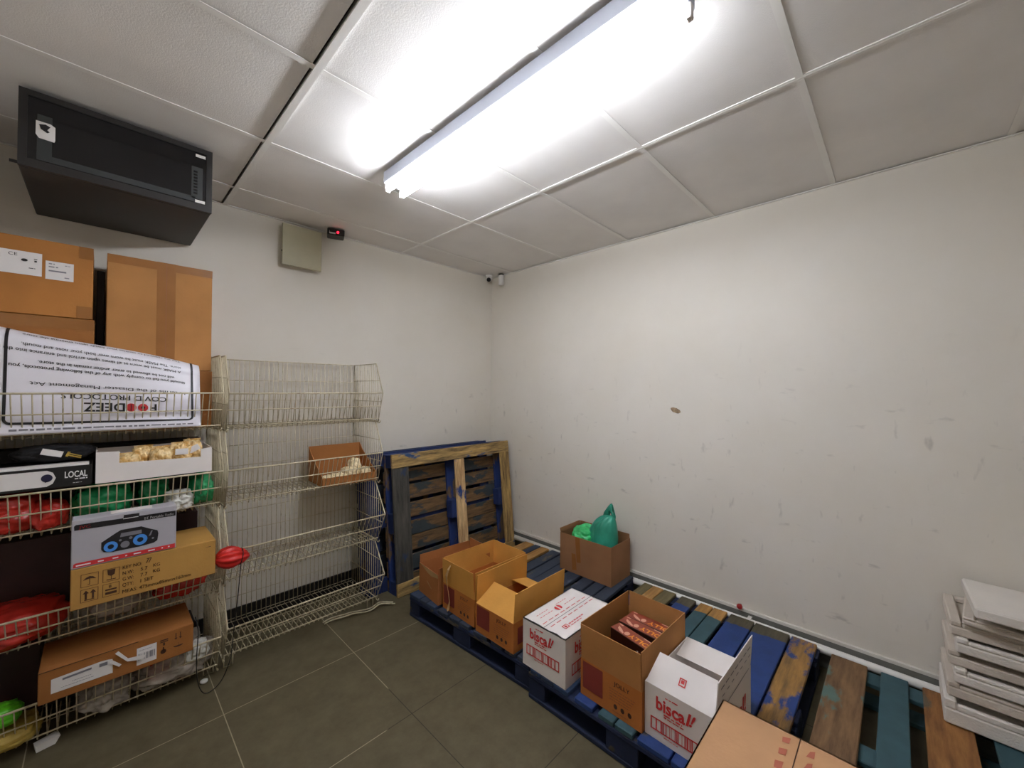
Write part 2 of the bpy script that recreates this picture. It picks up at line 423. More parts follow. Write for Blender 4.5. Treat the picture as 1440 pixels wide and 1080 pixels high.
class Print:
    def __init__(self): self.v = []; self.f = []
    def poly(self, pts):
        o = len(self.v); self.v += [tuple(p) for p in pts]; self.f.append(tuple(range(o, o + len(pts)))); return self
    def rect(self, x0, y0, x1, y1): return self.poly([(x0, y0), (x1, y0), (x1, y1), (x0, y1)])
    def frame(self, x0, y0, x1, y1, t):
        self.rect(x0, y0, x1, y0 + t); self.rect(x0, y1 - t, x1, y1); self.rect(x0, y0 + t, x0 + t, y1 - t); return self.rect(x1 - t, y0 + t, x1, y1 - t)
    def disc(self, x, y, rx, ry=None, n=24, a0=0, a1=2 * PI):
        ry = ry or rx
        return self.poly([(x + rx * math.cos(a0 + (a1 - a0) * k / n), y + ry * math.sin(a0 + (a1 - a0) * k / n)) for k in range(n if a1 - a0 > 6.2 else n + 1)])
    def ring(self, x, y, r0, r1, n=28, a0=0, a1=2 * PI):
        for k in range(n):
            t0 = a0 + (a1 - a0) * k / n; t1 = a0 + (a1 - a0) * (k + 1) / n
            self.poly([(x + r0 * math.cos(t0), y + r0 * math.sin(t0)), (x + r1 * math.cos(t0), y + r1 * math.sin(t0)), (x + r1 * math.cos(t1), y + r1 * math.sin(t1)), (x + r0 * math.cos(t1), y + r0 * math.sin(t1))])
        return self
    def text(self, s, x, y, size, bold=0.01, width=None, align='L', rot=0.0, shear=0.0, sx=1.0):
        if 0 < bold <= .0151:      # thicken small lettering by a second, slightly shifted strike
            self.text(s, x + bold * size * 2.2, y, size, 0.0, width, align, rot, shear, sx); bold = 0.0
        vs, fs = text_poly(s, size, bold, shear)
        if not vs: return self
        x0 = min(v[0] for v in vs); x1 = max(v[0] for v in vs)
        k = sx if width is None else width / (x1 - x0)
        w = (x1 - x0) * k
        dx = {'L': 0, 'C': -w / 2, 'R': -w}[align]
        c, sn = math.cos(rot), math.sin(rot); o = len(self.v)
        for v in vs:
            a = (v[0] - x0) * k + dx; b = v[1]
            self.v.append((x + a * c - b * sn, y + a * sn + b * c))
        self.f += [tuple(i + o for i in f) for f in fs]
        return self
    def bars(self, x0, y0, x1, y1, seed=1, dens=0.5):
        rnd = random.Random(seed); x = x0
        while x < x1:
            w = rnd.choice([.4, .8, 1.2]) * (x1 - x0) / 40
            if rnd.random() < dens + .2: self.rect(x, y0, min(x1, x + w), y1)
            x += w + rnd.choice([.4, .8]) * (x1 - x0) / 40
        return self
    def scribble(self, x0, y, x1, h, seed=1):
        """a line of print too small to read, as short dashes"""
        rnd = random.Random(seed); x = x0
        while x < x1:
            w = rnd.uniform(1.2, 4.5) * h; self.rect(x, y, min(x1, x + w), y + h * rnd.uniform(.7, 1)); x += w + h * rnd.uniform(.5, .9)
        return self
    def build(self, name, mat, parent, fn):
        mb = MB(); mb.v = [Vector(fn(*p)) for p in self.v]; mb.f = self.f; mb.mi = [0] * len(self.f); mb.smooth = [False] * len(self.f)
        return mb.build(name, mat, parent)

def plane(O, Rv, Uv, off=0.0012):
    O = Vector(O); Rv = Vector(Rv).normalized(); Uv = Vector(Uv).normalized(); N = Rv.cross(Uv)
    return lambda s, t: O + Rv * s + Uv * t + N * off
FRONT = lambda w=0, h=0, off=0.0012: plane((0, 0, 0), (1, 0, 0), (0, 0, 1), off)

# ================================================================== SETTING
H = 2.591
XL, YF = -3.25, -4.0
mb = MB(); mb.box((XL - .1, YF - .1, -.1), (.1, .1, 0)); struct(mb.build('floor', 'floor'))
mb = MB(); mb.box((XL - .1, 0, 0), (.1, .1, 2.8)); wb = struct(mb.build('wall_back', 'wall'))
mb = MB(); mb.box((0, YF, 0), (.1, 0, 2.8)); wr = struct(mb.build('wall_right', 'wall'))
mb = MB(); mb.box((XL - .1, YF, 0), (XL, 0, 2.8)); struct(mb.build('wall_left', 'wall'))
mb = MB(); mb.box((XL - .1, YF - .1, 0), (.1, YF, 2.8)); struct(mb.build('wall_front', 'wall'))
# suspended ceiling: tiles 1.2 x 0.6 in a T grid
AX, BY = -2.2206, -2.0919
xs = [AX + 1.2 * i for i in range(-3, 4)]; ys = [BY + .6 * j for j in range(-6, 6)]
xs = [XL] + [x for x in xs if XL < x < -.02] + [0]; ys = [YF] + [y for y in ys if YF < y < -.02] + [0]
mb = MB()
for i in range(len(xs) - 1):
    for j in range(len(ys) - 1):
        x0, x1, y0, y1 = xs[i], xs[i + 1], ys[j], ys[j + 1]
        g = 0.004
        gx1 = 0.020 if abs(x1 - AX) < .01 and y0 > -3.0 else g
        dz = random.uniform(0, .004)
        mb.box((x0 + g, y0 + g, H + .004 + dz), (x1 - gx1, y1 - g, H + .02 + dz))
mb.slot = 1; mb.box((XL - .1, YF - .1, 2.78), (.1, .1, 2.82))
struct(mb.build('ceiling', ['ceil', 'plenum']))
n = 1
for x in xs[1:-1]:
    lo_ = H - .004 if abs(x - AX) < .01 else H + .0006
    mb = MB(); mb.box((x - .012, YF, lo_), (x + .012, 0, H + .004)); mb.box((x - .002, YF, H), (x + .002, 0, H + .04)); struct(mb.build('trim_%d' % n, 'tbar')); n += 1
for y in ys[1:-1]:
    mb = MB()
    for i in range(len(xs) - 1):
        mb.box((xs[i] + .012, y - .012, H + .0005), (xs[i + 1] - .012, y + .012, H + .003))
    struct(mb.build('trim_%d' % n, 'tbar')); n += 1
mb = MB()   # perimeter angle
mb.box((XL, -.018, H - .003), (0, 0, H + .001)); mb.box((-.018, YF, H - .003), (0, -.018, H + .001)); struct(mb.build('trim_%d' % n, 'tbar')); n += 1
mb = MB(); mb.box((XL, -.012, 0), (0, 0, .125)); struct(mb.build('baseboard_back', 'skirt_black'))
mb = MB(); mb.box((-.012, YF, 0), (0, -.012, .15)); mb.slot = 1; mb.box((-.016, YF, .15), (0, -.012, .166)); struct(mb.build('baseboard_right', ['skirt_grey', 'skirt_white']))
# chipped plaster on the right wall (part of the wall)
mb = MB()
pts = []
for k in range(18):
    a = 2 * PI * k / 18; rr = 1 + .28 * mn.noise(Vector((math.cos(a) * 2, math.sin(a) * 2, 4)))
    pts.append((-.0015, -1.847 + .034 * rr * math.cos(a), 1.344 + .018 * rr * math.sin(a) - .01 * math.cos(a) * -1))
mb.prism(pts, (.003, 0, 0)); mb.build('plaster_chip', 'chip', wr)

# pipe along the right wall
mb = MB(); mb.tube([(-.045, -.02, .112), (-.045, -1.5, .112), (-.045, -3.2, .112), (-.045, YF + .02, .112)], .021, 14)
pp = mb.build('water_pipe', 'pipe'); tag(pp, 'white plastic pipe running along the foot of the right wall behind the pallets', 'pipe')
mbc = MB()
for y in (-.3, -1.3, -2.3, -3.3): mbc.box((-.066, y - .01, .088), (-.0125, y + .01, .136))
mbc.build('pipe_clip', 'pipe', pp)

# ================================================================== LAMP
lamp = empty('tube_light', (-1.695, -1.795, H)); tag(lamp, 'lit twin fluorescent tube batten fixed under the white ceiling tiles', 'ceiling light')
mb = MB(); mb.cbox((-.043, -.745, -.060), (.092, .745, -.001), .003); mb.build('lamp_housing', 'fit', lamp)
for s in (-1, 1):
    mb = MB(); mb.tube([(.02 + s * .042, -.732, -.086), (.02 + s * .042, .732, -.086)], .0135, 14); mb.build('fluorescent_tube', 'tube', lamp)
for s in (-1, 1):
    for t in (-1, 1):
        mb = MB(); mb.cbox((.02 + s * .042 - .012, t * .741 - .008, -.102), (.02 + s * .042 + .012, t * .741 + .008, -.0605), .003); mb.build('lamp_holder', 'white_plastic', lamp)

# ================================================================== WALL AND CEILING FIXTURES
cab = empty('network_cabinet', (-2.668, -.02, 2.292)); tag(cab, 'black wall mounted network cabinet with smoked glass door under the ceiling', 'cabinet')
W, D, HH = .572, .625, .285
mb = MB(); mb.cbox((-W / 2, -D + .02, 0), (W / 2, 0, HH), .004); mb.build('cabinet_body', 'cab', cab)
mb = MB()
mb.box((-W / 2, -D, 0), (W / 2, -D + .018, .03)); mb.box((-W / 2, -D, HH - .022), (W / 2, -D + .018, HH)); mb.box((-W / 2, -D, .03), (-W / 2 + .022, -D + .018, HH - .022)); mb.box((W / 2 - .022, -D, .03), (W / 2, -D + .018, HH - .022))
door = mb.build('cabinet_door', 'cab', cab)
mb = MB(); mb.box((-W / 2 + .022, -D + .004, .03), (W / 2 - .022, -D + .012, HH - .022)); mb.build('door_glass', 'glass', door)
mb = MB(); mb.box((W / 2 - .075, -D + .0025, .05), (W / 2 - .035, -D + .0045, HH - .09))
mb.box((-W / 2 + .045, -D + .0025, .035), (W / 2 - .06, -D + .0045, .058)); mb.box((-W / 2 + .045, -D + .0025, .058), (-W / 2 + .082, -D + .0045, HH - .08))
mb.build('rack_rail', 'cabgrey', door)
pr = Print()
for k in range(8): pr.rect(W / 2 - .068, .07 + k * .014, W / 2 - .054, .078 + k * .014)
pr.build('rail_slot', 'glass', door, plane((0, -D + .0025, 0), (1, 0, 0), (0, 0, 1)))
Pl = plane((0, -D, 0), (1, 0, 0), (0, 0, 1))
for z in (.032, HH - .045):
    Print().rect(W / 2 - .062, z, W / 2 - .026, z + .013).build('white_tab', 'white_plastic', door, Pl)
pr = Print(); pr.poly([(-W / 2 + .042, .128), (-W / 2 + .05, .115), (-W / 2 + .088, .113), (-W / 2 + .09, .120), (-W / 2 + .09, .17), (-W / 2 + .078, .178), (-W / 2 + .042, .178)])
stk = pr.build('sticker', 'white_plastic', door, Pl)
pr = Print(); pr.poly([(-W / 2 + .05, .166), (-W / 2 + .054, .15), (-W / 2 + .07, .14), (-W / 2 + .076, .146), (-W / 2 + .07, .152), (-W / 2 + .078, .166), (-W / 2 + .066, .171)])
pr.build('sticker_print', 'ink_black', stk, plane((0, -D - .0012, 0), (1, 0, 0), (0, 0, 1)))
mb = MB(); mb.tube([(-W / 2 + .01, -D + .02, .012), (-W / 2 - .02, -D + .02, .012)], .006, 8); mb.build('hinge_pin', 'cab', cab)

jb = empty('junction_box', (-1.799, 0, 2.288)); tag(jb, 'cream metal junction box on the back wall under the ceiling', 'box')
mb = MB(); mb.box((-.105, -.05, .018), (.11, -.0, .262)); mb.build('box_body', 'cream_metal', jb)
mb = MB(); mb.cbox((-.121, -.062, 0), (.126, -.05, .27), .003); mb.build('box_cover', 'cream_metal', jb)
mb = MB(); mb.lathe([(.006, 0), (.006, .004)], 10, Matrix.Translation((-.112, -.056, .09)) @ Matrix.Rotation(-PI / 2, 4, 'Y') @ Matrix.Translation((0, 0, .008))); mb.build('cover_screw', 'black_plastic', jb)

det = empty('motion_sensor', (-1.592, -.095, H - .004), R(-20)); tag(det, 'small black sensor with a red light on the ceiling edge by the cream box', 'sensor')
mb = MB(); mb.cbox((-.055, -.05, -.045), (.055, .05, -.0), .006); mb.box((-.04, -.055, -.03), (-.0, -.049, -.012)); mb.build('sensor_body', 'black_plastic', det)
Print().rect(-.042, -.04, -.002, -.02).build('sensor_sticker', 'white_plastic', det, plane((0, -.0505, 0), (1, 0, 0), (0, 0, 1)))
mb = MB(); mb.blob((.012, -.052, -.026), (.008, .005, .008), sub=2, amp=0); mb.build('indicator_light', 'led', det)

cc = empty('cctv_camera', (-.108, -.075, H - .003), R(-48)); tag(cc, 'white dome security camera with black lens in the ceiling corner', 'camera')
mb = MB(); mb.lathe([(.03, -.02), (.034, 0)], 20); mb.build('camera_base', 'white_plastic', cc)
mb = MB(); mb.lathe([(.004, -.066), (.018, -.062), (.028, -.05), (.0325, -.036), (.031, -.022), (.026, -.018)], 22); mb.build('camera_dome', 'white_plastic', cc)
mb = MB(); mb.lathe([(.0205, .027), (.0205, .0335)], 20, Matrix.Translation((0, 0, -.043)) @ Matrix.Rotation(PI / 2 + .25, 4, 'X')); mb.build('camera_lens', 'black_plastic', cc)
cy = empty('ceiling_detector', (-.055, -.19, H - .003)); tag(cy, 'white cylindrical detector hanging beside the dome camera', 'detector')
mb = MB(); mb.lathe([(.02, -.105), (.026, -.1), (.027, -.02), (.024, -.012)], 20); mb.build('detector_body', 'white_plastic', cy)
mb = MB(); mb.lathe([(.025, -.012), (.025, 0)], 20); mb.build('detector_mount', 'cab', cy)

kn = empty('red_knob', (-.016, -2.245, .178)); tag(kn, 'small dark red knob on the right wall just above the trim', 'knob')
mb = MB(); mb.blob((-.012, 0, 0), (.014, .016, .016), sub=3, amp=.06); mb.build('knob_cap', 'red_knob', kn)
mb = MB(); mb.tube([(-.012, 0, 0), (.016, 0, 0)], .006, 8); mb.build('knob_stem', 'red_knob', kn)

# ================================================================== WIRE RACKS
def basket(parent, W, zb, P, L, ylip, last):
    yb, yf, yt = -.03, -.41, -.375
    b = MB(); r = .0016; st = .0268; nx = int(round(W / st)); T = zb + P - .006
    for f in (0, .5, 1): b.tube([(0, yb + (yf - yb) * f, zb), (W, yb + (yf - yb) * f, zb)], .0024, 5)
    b.build('floor_grid', 'wire', None)
    fg = bpy.data.objects[-1] if False else None
    return None

def wire_rack(x0, W, zbs, top, lips, label):
    root = empty('wire_basket_rack', (x0 + W / 2, 0, 0)); tag(root, label, 'rack')
    st = .0268; n = int(round(W / st)); r = .0022
    yb, yf, yt = -.035, -.41, -.375
    for i, zb in enumerate(zbs):
        T = (zbs[i + 1] if i + 1 < len(zbs) else top) - .006
        L = lips[i][0]; yl = lips[i][1]
        X0, X1 = -W / 2, W / 2
        # floor is the main mesh of each basket
        m = MB()
        for k in range(n + 1):
            x = X0 + W * k / n; m.tube([(x, yb, zb), (x, yf, zb)], r, 4)
        for f in (.03, .35, .68): m.tube([(X0, yb + (yf - yb) * f, zb - .003), (X1, yb + (yf - yb) * f, zb - .003)], .0022, 5)
        bk = m.build('wire_basket', 'wire', root)
        m = MB()
        for k in range(n + 1):
            x = X0 + W * k / n; m.tube([(x, yf, zb), (x, yl + .004, zb + L * .93), (x, yl + .001, zb + L)], r, 4)
        for t, rr in ((.1, .0032), (.54, .0032), (1, .0044)):
            y = yf + (yl - yf) * t; z = zb + L * t; m.tube([(X0, y - .003, z), (X1, y - .003, z)], rr, 6)
        m.build('front_panel', 'wire', bk)
        m = MB()
        for k in range(n + 1):
            x = X0 + W * k / n; m.tube([(x, yb, zb), (x, yb, T)], r, 4)
        for t in (.02, .36, .68): m.tube([(X0, yb + .003, zb + (T - zb) * t), (X1, yb + .003, zb + (T - zb) * t)], .002, 5)
        m.tube([(X0, yb + .003, T), (X1, yb + .003, T)], .0034, 6)
        m.build('back_panel', 'wire', bk)
        for x in (X0, X1):
            m = MB()
            m.tube([(x, yb, zb), (x, yf, zb), (x, yl, zb + L), (x, yt, T), (x, yb, T)], .0038, 6, closed=True)
            ny = 16
            for k in range(1, ny):
                y = yb + (yl - yb) * k / ny
                lo = zb if y > yf else zb + L * (y - yf) / (yl - yf)
                hi = T if y > yt else T - (T - zb - L) * (y - yt) / (yl - yt)
                if hi - lo > .01: m.tube([(x, y, lo), (x, y, hi)], r, 4)
            for t in (.34, .7):
                z = zb + (T - zb) * t
                ye = yl - (yl - yf) * (1 - min(1, (z - zb) / L)) if z < zb + L else yl + (yt - yl) * (z - zb - L) / (T - zb - L)
                m.tube([(x, yb, z), (x, ye, z)], .0022, 5)
            # stacking hook at the front foot
            m.tube([(x, yf + .03, zb), (x, yf - .012, zb - .012), (x, yf - .028, zb - .004), (x, yf - .03, zb + .006)], .003, 6)
            m.build('side_panel', 'wire', bk)
    for x in (-W / 2 + .03, W / 2 - .03):
        for y in (-.07, -.38):
            m = MB(); m.tube([(x - .02, y, zbs[0]), (x - .02, y, .004), (x + .02, y, .004), (x + .02, y, zbs[0])], .0035, 6); m.build('foot', 'wire', root)
    return root
wire_rack(-2.272, .852, [.07, .46, .86, 1.26], 1.655, [(.195, -.515), (.195, -.515), (.195, -.475), (.19, -.47)],
          'nearly empty cream wire basket rack against the back wall beside the leaning pallets')
wire_rack(-3.165, .868, [.04, .425, .87, 1.268], 1.655, [(.195, -.5), (.155, -.5), (.19, -.49), (.185, -.475)],
          'crowded cream wire basket rack full of boxes and plastic bags on the left')

# ================================================================== CARTONS
def carton(name, label, cat, x, y, z, rot, w, d, h, out='cb_out', inn='cb_flap', flaps=None, t=.004, group=None, closed=False):
    """open carton; local x = right along the front, local y = depth; front face at y = 0.
    flaps: dict side -> (length, angle) ; angle 0 = upright, + outward, - inward"""
    root = empty(name, (x, y, z), rot); tag(root, label, cat, group)
    m = MB()
    m.box((0, 0, 0), (w, d, t))
    m.box((0, 0, t), (w, t, h)); m.box((0, d - t, t), (w, d, h)); m.box((0, t, t), (t, d - t, h)); m.box((w - t, t, t), (w, d - t, h))
    if closed: m.box((0, 0, h - t), (w, d, h))
    m.build('carton_body', out, root)
    fl = {}
    if flaps:
        for side, spec in flaps.items():
            ln, an = spec[0], spec[1]; tp = spec[2] if len(spec) > 2 else 0.0
            e = .0035
            ax = w if side in 'fb' else d
            m = MB(); m.slot = 0
            poly = [(e, 0, 0), (ax - e, 0, 0), (ax - e - tp, 0, ln), (e + tp, 0, ln)]
            # local flap frame: x along edge, z = away from hinge, y thickness (outer side at y=0)
            m.prism(poly, (0, .0035, 0))
            o = m.build('flap', inn, root)
            if side == 'f': mt = Matrix.Translation((0, 0, h)) @ Matrix.Rotation(an, 4, 'X')
            elif side == 'b': mt = Matrix.Translation((w, d, h)) @ Matrix.Rotation(PI, 4, 'Z') @ Matrix.Rotation(an, 4, 'X')
            elif side == 'l': mt = Matrix.Translation((0, d, h)) @ Matrix.Rotation(-PI / 2, 4, 'Z') @ Matrix.Rotation(an, 4, 'X')
            else: mt = Matrix.Translation((w, 0, h)) @ Matrix.Rotation(PI / 2, 4, 'Z') @ Matrix.Rotation(an, 4, 'X')
            o.matrix_local = mt; fl[side] = o
    return root, fl

def jolly_print(root, w, h):
    P = plane((0, 0, 0), (1, 0, 0), (0, 0, 1))
    Print().rect(.012, .035, w * .39, h - .008).build('printed_panel', 'ink_maroon', root, P)
    pr = Print().text('JOLLY', w * .57, h - .036, .024, .015, width=.072)
    for k in range(3): pr.disc(w * .6 + .032 * k, .038, .0085, .010)
    pr.build('printed_text', 'ink_brown', root, P)
    pr = Print()
    for k in range(5): pr.scribble(w * .5, h - .056 - .011 * k, w * .9 - .006 * k, .004, k + 3)
    pr.scribble(w * .55, .016, w * .8, .004, 9)
    pr.build('small_print', 'ink_faint', root, P)

def biscal_face(root, w, h, P, name='logo'):
    k = w / .256
    pr = Print()
    x = .045 * k; zb = h - .078 * k; sz = .064 * k
    pr.text('bisca', x, zb, sz, .03, width=.108 * k)
    pr.text('l', x + .110 * k, zb + .003 * k, sz, .03, shear=.25, sx=.95); pr.text('!', x + .122 * k, zb + .006 * k, sz * .9, .03, shear=.45, sx=.9)
    pr.build(name, 'ink_red', root, P)
    for a_, b_, c_, e_, f_ in ((.035, .052, .085, .005, 4), (.03, -.012, .098, .006, 6), (.03, -.021, .105, .005, 8)):
        Print().scribble(x + a_ * k, zb + b_ * k, x + c_ * k, e_ * k, f_).build('small_print', 'ink_red', root, P)
    Print().scribble(.075 * k, h - .172 * k, .13 * k, .003 * k, 2).build('small_print', 'ink_red', root, P)
    pr = Print(); pr.frame(.024 * k, h - .162 * k, .222 * k, h - .115 * k, .005 * k)
    pr.bars(.044 * k, h - .157 * k, .204 * k, h - .12 * k, 5, .35)
    pr.build('barcode', 'ink_red', root, P)

PZ = .145
A90 = -PI / 2
# --- row of cartons along the front of the pallets, far to near
c, fl = carton('cardboard_carton', 'far brown open carton with torn top at the end of the carton row', 'carton', -1.245, -.655, PZ, A90 - .10, .245, .40, .185, 'cb_a', 'cb_a',
               {'b': (.07, 0.05), 'l': (.05, .02), 'r': (.04, .1)})
Print().poly([(.0, .185), (.05, .176), (.11, .158), (.16, .15), (.245, .165), (.245, .185)]).build('torn_tape', 'tape_clear', c, plane((0, 0, 0), (1, 0, 0), (0, 0, 1)))
Print().poly([(.10, .105), (.115, .103), (.165, .075), (.163, .07), (.11, .095)]).build('tape_shred', 'tape_clear', c, plane((0, 0, 0), (1, 0, 0), (0, 0, 1)))
c, fl = carton('cardboard_carton', 'empty brown carton with upright flaps and a strip of tape hanging down its front', 'carton', -1.255, -.93, PZ, A90 - .015, .300, .42, .152, 'cb_out', 'cb_flap',
               {'f': (.150, .06), 'b': (.15, .0), 'l': (.15, 0), 'r': (.15, .02)})
jolly_print(c, .300, .152)
m = MB()
path = [(.095, -.012, .285), (.085, -.022, .26), (.07, -.024, .22), (.066, -.016, .165), (.072, -.01, .12), (.088, -.012, .07), (.082, -.016, .03), (.076, -.02, .012)]
wd = [.012, .022, .024, .012, .010, .014, .024, .012]
vs = []; fs = []
for p, w_ in zip(path, wd): vs += [(p[0] - w_ / 2, p[1], p[2]), (p[0] + w_ / 2, p[1] - .004, p[2])]
for i in range(len(path) - 1): fs.append((2 * i, 2 * i + 1, 2 * i + 3, 2 * i + 2))
m.add(vs, fs); tp = m.build('hanging_tape', 'tape_clear', c)
sm = tp.modifiers.new('thickness', 'SOLIDIFY'); sm.thickness = .0012
c, fl = carton('cardboard_carton', 'brown carton with its front flap folded in, next to the closed white carton', 'carton', -1.268, -1.252, PZ, A90, .290, .42, .152, 'cb_out', 'cb_flap',
               {'f': (.148, -1.02, .012), 'b': (.15, -1.3, .01), 'l': (.15, -.03), 'r': (.15, .06)})
jolly_print(c, .290, .152)
Print().rect(.03, .035, .09, .12).build('printed_panel', 'ink_maroon', c, plane((.290, 0, 0), (0, 1, 0), (0, 0, 1)))
# closed white carton
w, d, h = .256, .404, .222
c, fl = carton('white_carton', 'closed white carton with red print between two brown open cartons', 'carton', -1.277, -1.616, PZ, A90, w, d, h, 'white_card', 'white_card', closed=True)
biscal_face(c, w, h, plane((0, 0, 0), (1, 0, 0), (0, 0, 1)))
biscal_face(c, d * .7, h * .98, plane((w, .02, 0), (0, 1, 0), (0, 0, 1)))
TP = plane((0, 0, h), (1, 0, 0), (0, 1, 0))
pr = Print(); pr.rect(w / 2 - .0012, 0, w / 2 + .0012, d); pr.poly([(.02, .0005), (w * .45, .004), (w * .45, .0055), (.02, .003)]); pr.poly([(w * .6, .0005), (w * .95, .0005), (w * .78, .008)])
pr.build('lid_seam', 'ink_black', c, TP)
pr = Print()
for k in range(8):
    pr.rect(w / 2 - .022, .02 + .046 * k, w / 2 - .017, .052 + .046 * k); pr.rect(w / 2 + .018, .03 + .046 * k, w / 2 + .023, .062 + .046 * k)
for yy, n_ in ((.05, 5), (.2, 5)):
    for k in range(n_): pr.rect(.042, yy + .018 * k, .046, yy + .013 + .018 * k)
for k in range(5): pr.rect(.066, .05 + .02 * k, .07, .064 + .02 * k); pr.rect(.072, .235 + .02 * k, .076, .249 + .02 * k)
for k in range(6): pr.rect(.19, .11 + .02 * k, .198, .126 + .02 * k)
for k in range(4): pr.rect(.206, .11 + .022 * k, .211, .128 + .022 * k)
pr.build('lid_print', 'ink_pink', c, TP)
pr = Print(); pr.disc(.07, .19, .02, n=20, a0=.15, a1=PI - .15); pr.disc(.072, .186, .02, n=20, a0=PI + .15, a1=2 * PI - .15); pr.frame(.183, .066, .209, .1, .004); pr.disc(.196, .083, .007); pr.build('lid_emblem', 'ink_red', c, TP)
# carton of chocolate packets
w, d, h = .290, .412, .157
c, fl = carton('cardboard_carton', 'brown open carton holding chocolate brown boxes with orange lettering', 'carton', -1.240, -1.928, PZ, A90 - .03, w, d, h, 'cb_out', 'cb_tall',
               {'f': (.150, .05), 'b': (.15, .02), 'l': (.15, .02), 'r': (.152, -.02)})
jolly_print(c, w, h)
ct = c
for k in range(3):
    # each packet lies on the ones below; top is about level with the carton rim
    px, py = [(.054, .152), (.056, .222), (.056, .290)][k]
    a = [-.19, -.04, .0][k]
    zt = [.246, .247, .243][k]
    R0 = Matrix.Translation((-1.240, -1.928, PZ)) @ Matrix.Rotation(A90 - .03, 4, 'Z')
    loc = R0 @ Vector((px, py, .0045))
    o = empty('biscuit_box', loc, A90 - .03 + a)
    tag(o, ['nearest chocolate brown biscuit box in the open brown carton', 'middle chocolate brown biscuit box in the open brown carton', 'farthest chocolate brown biscuit box in the open brown carton'][k], 'box', 'chocolate brown boxes inside the brown carton')
    bw, bd = [.212, .218, .222][k], .062
    m = MB(); m.cbox((0, 0, 0), (bw, bd, zt), .002); m.build('packet_body', 'choc_dark', o)
    TP = plane((0, 0, zt), (1, 0, 0), (0, 1, 0), .0006)
    Print().rect(.001, .001, bw - .001, bd - .001).build('top_print', 'choc', o, TP)
    T2 = plane((0, 0, zt), (1, 0, 0), (0, 1, 0), .0014)
    Print().text('JOLLY', bw - .004, .036, .036, .03, width=.118, rot=PI).build('lettering', 'ink_orange', o, T2)
    pr = Print(); pr.poly([(.018, .04), (.026, .022), (.045, .010), (.068, .006), (.064, .016), (.042, .030)]); pr.disc(.078, .022, .012, .014); pr.poly([(bw - .07, .054), (bw - .01, .051), (bw - .01, .056), (bw - .07, .059)]); pr.rect(.010, .050, .030, .057)
    pr.build('biscuit_picture', 'choc_light', o, T2)
    Print().rect(.15, zt - .05, .157, zt - .026).build('side_print', 'ink_white', o, plane((0, 0, 0), (1, 0, 0), (0, 0, 1), .0008))
# white open carton
w, d, h = .262, .40, .20
c, fl = carton('white_carton', 'open white carton with a tall side flap behind the big brown carton', 'carton', -1.232, -2.222, PZ, A90 - .03, w, d, h, 'white_card', 'white_card',
               {'f': (.118, -.80, .018), 'b': (.135, -1.68, .006), 'r': (.128, .06)})
biscal_face(c, w, h, plane((0, 0, 0), (1, 0, 0), (0, 0, 1)))
Print().text('biscal!', .06, .06, .09, .03, width=.24).build('logo', 'ink_red', c, plane((w, .03, 0), (0, 1, 0), (0, 0, 1)))
fo = fl['f']
pr = Print(); pr.frame(-.013, -.014, .013, .014, .004); pr.rect(-.006, -.004, .006, .008)
pr.build('printed_mark', 'ink_red', fo, lambda s, t: Vector((w / 2 + s, -.0012, .055 + t)))
pr = Print()
for k in range(7):
    pr.rect(.03 + .05 * k, .09, .065 + .05 * k, .096); pr.rect(.05 + .05 * k, .055, .075 + .05 * k, .06)
pr.rect(.03, .0, .37, .004)
pr.build('flap_print', 'ink_grey', fl['r'], lambda s, t: Vector((s, -.0012, t)))
pr = Print()
for k in range(5): pr.poly([(.03 + .05 * k, .03), (.055 + .05 * k, .028), (.06 + .05 * k, .045), (.045 + .05 * k, .05)])
pr.build('flap_print', 'ink_red', fl['r'], lambda s, t: Vector((s + .06, .0047, t)))
# carton with green bags by the wall
w, d, h = .43, .262, .266
gx, gy = -.316, -1.112
c, fl = carton('cardboard_carton', 'worn brown carton holding green plastic bags against the right wall', 'carton', gx, gy, PZ, A90, w, d, h, 'cb_green', 'cb_green', {'b': (.03, -.1), 'l': (.03, .2)})
m = MB(); P_ = plane((0, 0, 0), (1, 0, 0), (0, 0, 1))
Print().poly([(.135, .262), (.175, .262), (.185, .09), (.15, .085)]).build('parcel_tape', 'tape', c, P_)
Print().poly([(.105, .14), (.14, .14), (.15, .03), (.112, .02)]).build('parcel_tape', 'tape', c, P_)
m = MB(); m.blob((0, 0, 0), (.105, .09, .075), 3, .22, 2.0, flat=.1)
g = m.build('plastic_bag', 'bright_green'); g.location = (gx + .13, gy - .135, PZ + .245); tag(g, 'crumpled bright green plastic bag in the worn brown carton', 'bag')
m = MB(); m.blob((0, 0, 0), (.13, .105, .085), 8, .16, 1.8, flat=.2)
g = m.build('plastic_bag', 'green_bag'); g.location = (gx + .135, gy - .20, PZ + .14); tag(g, 'dark green plastic bag low inside the worn brown carton', 'bag')
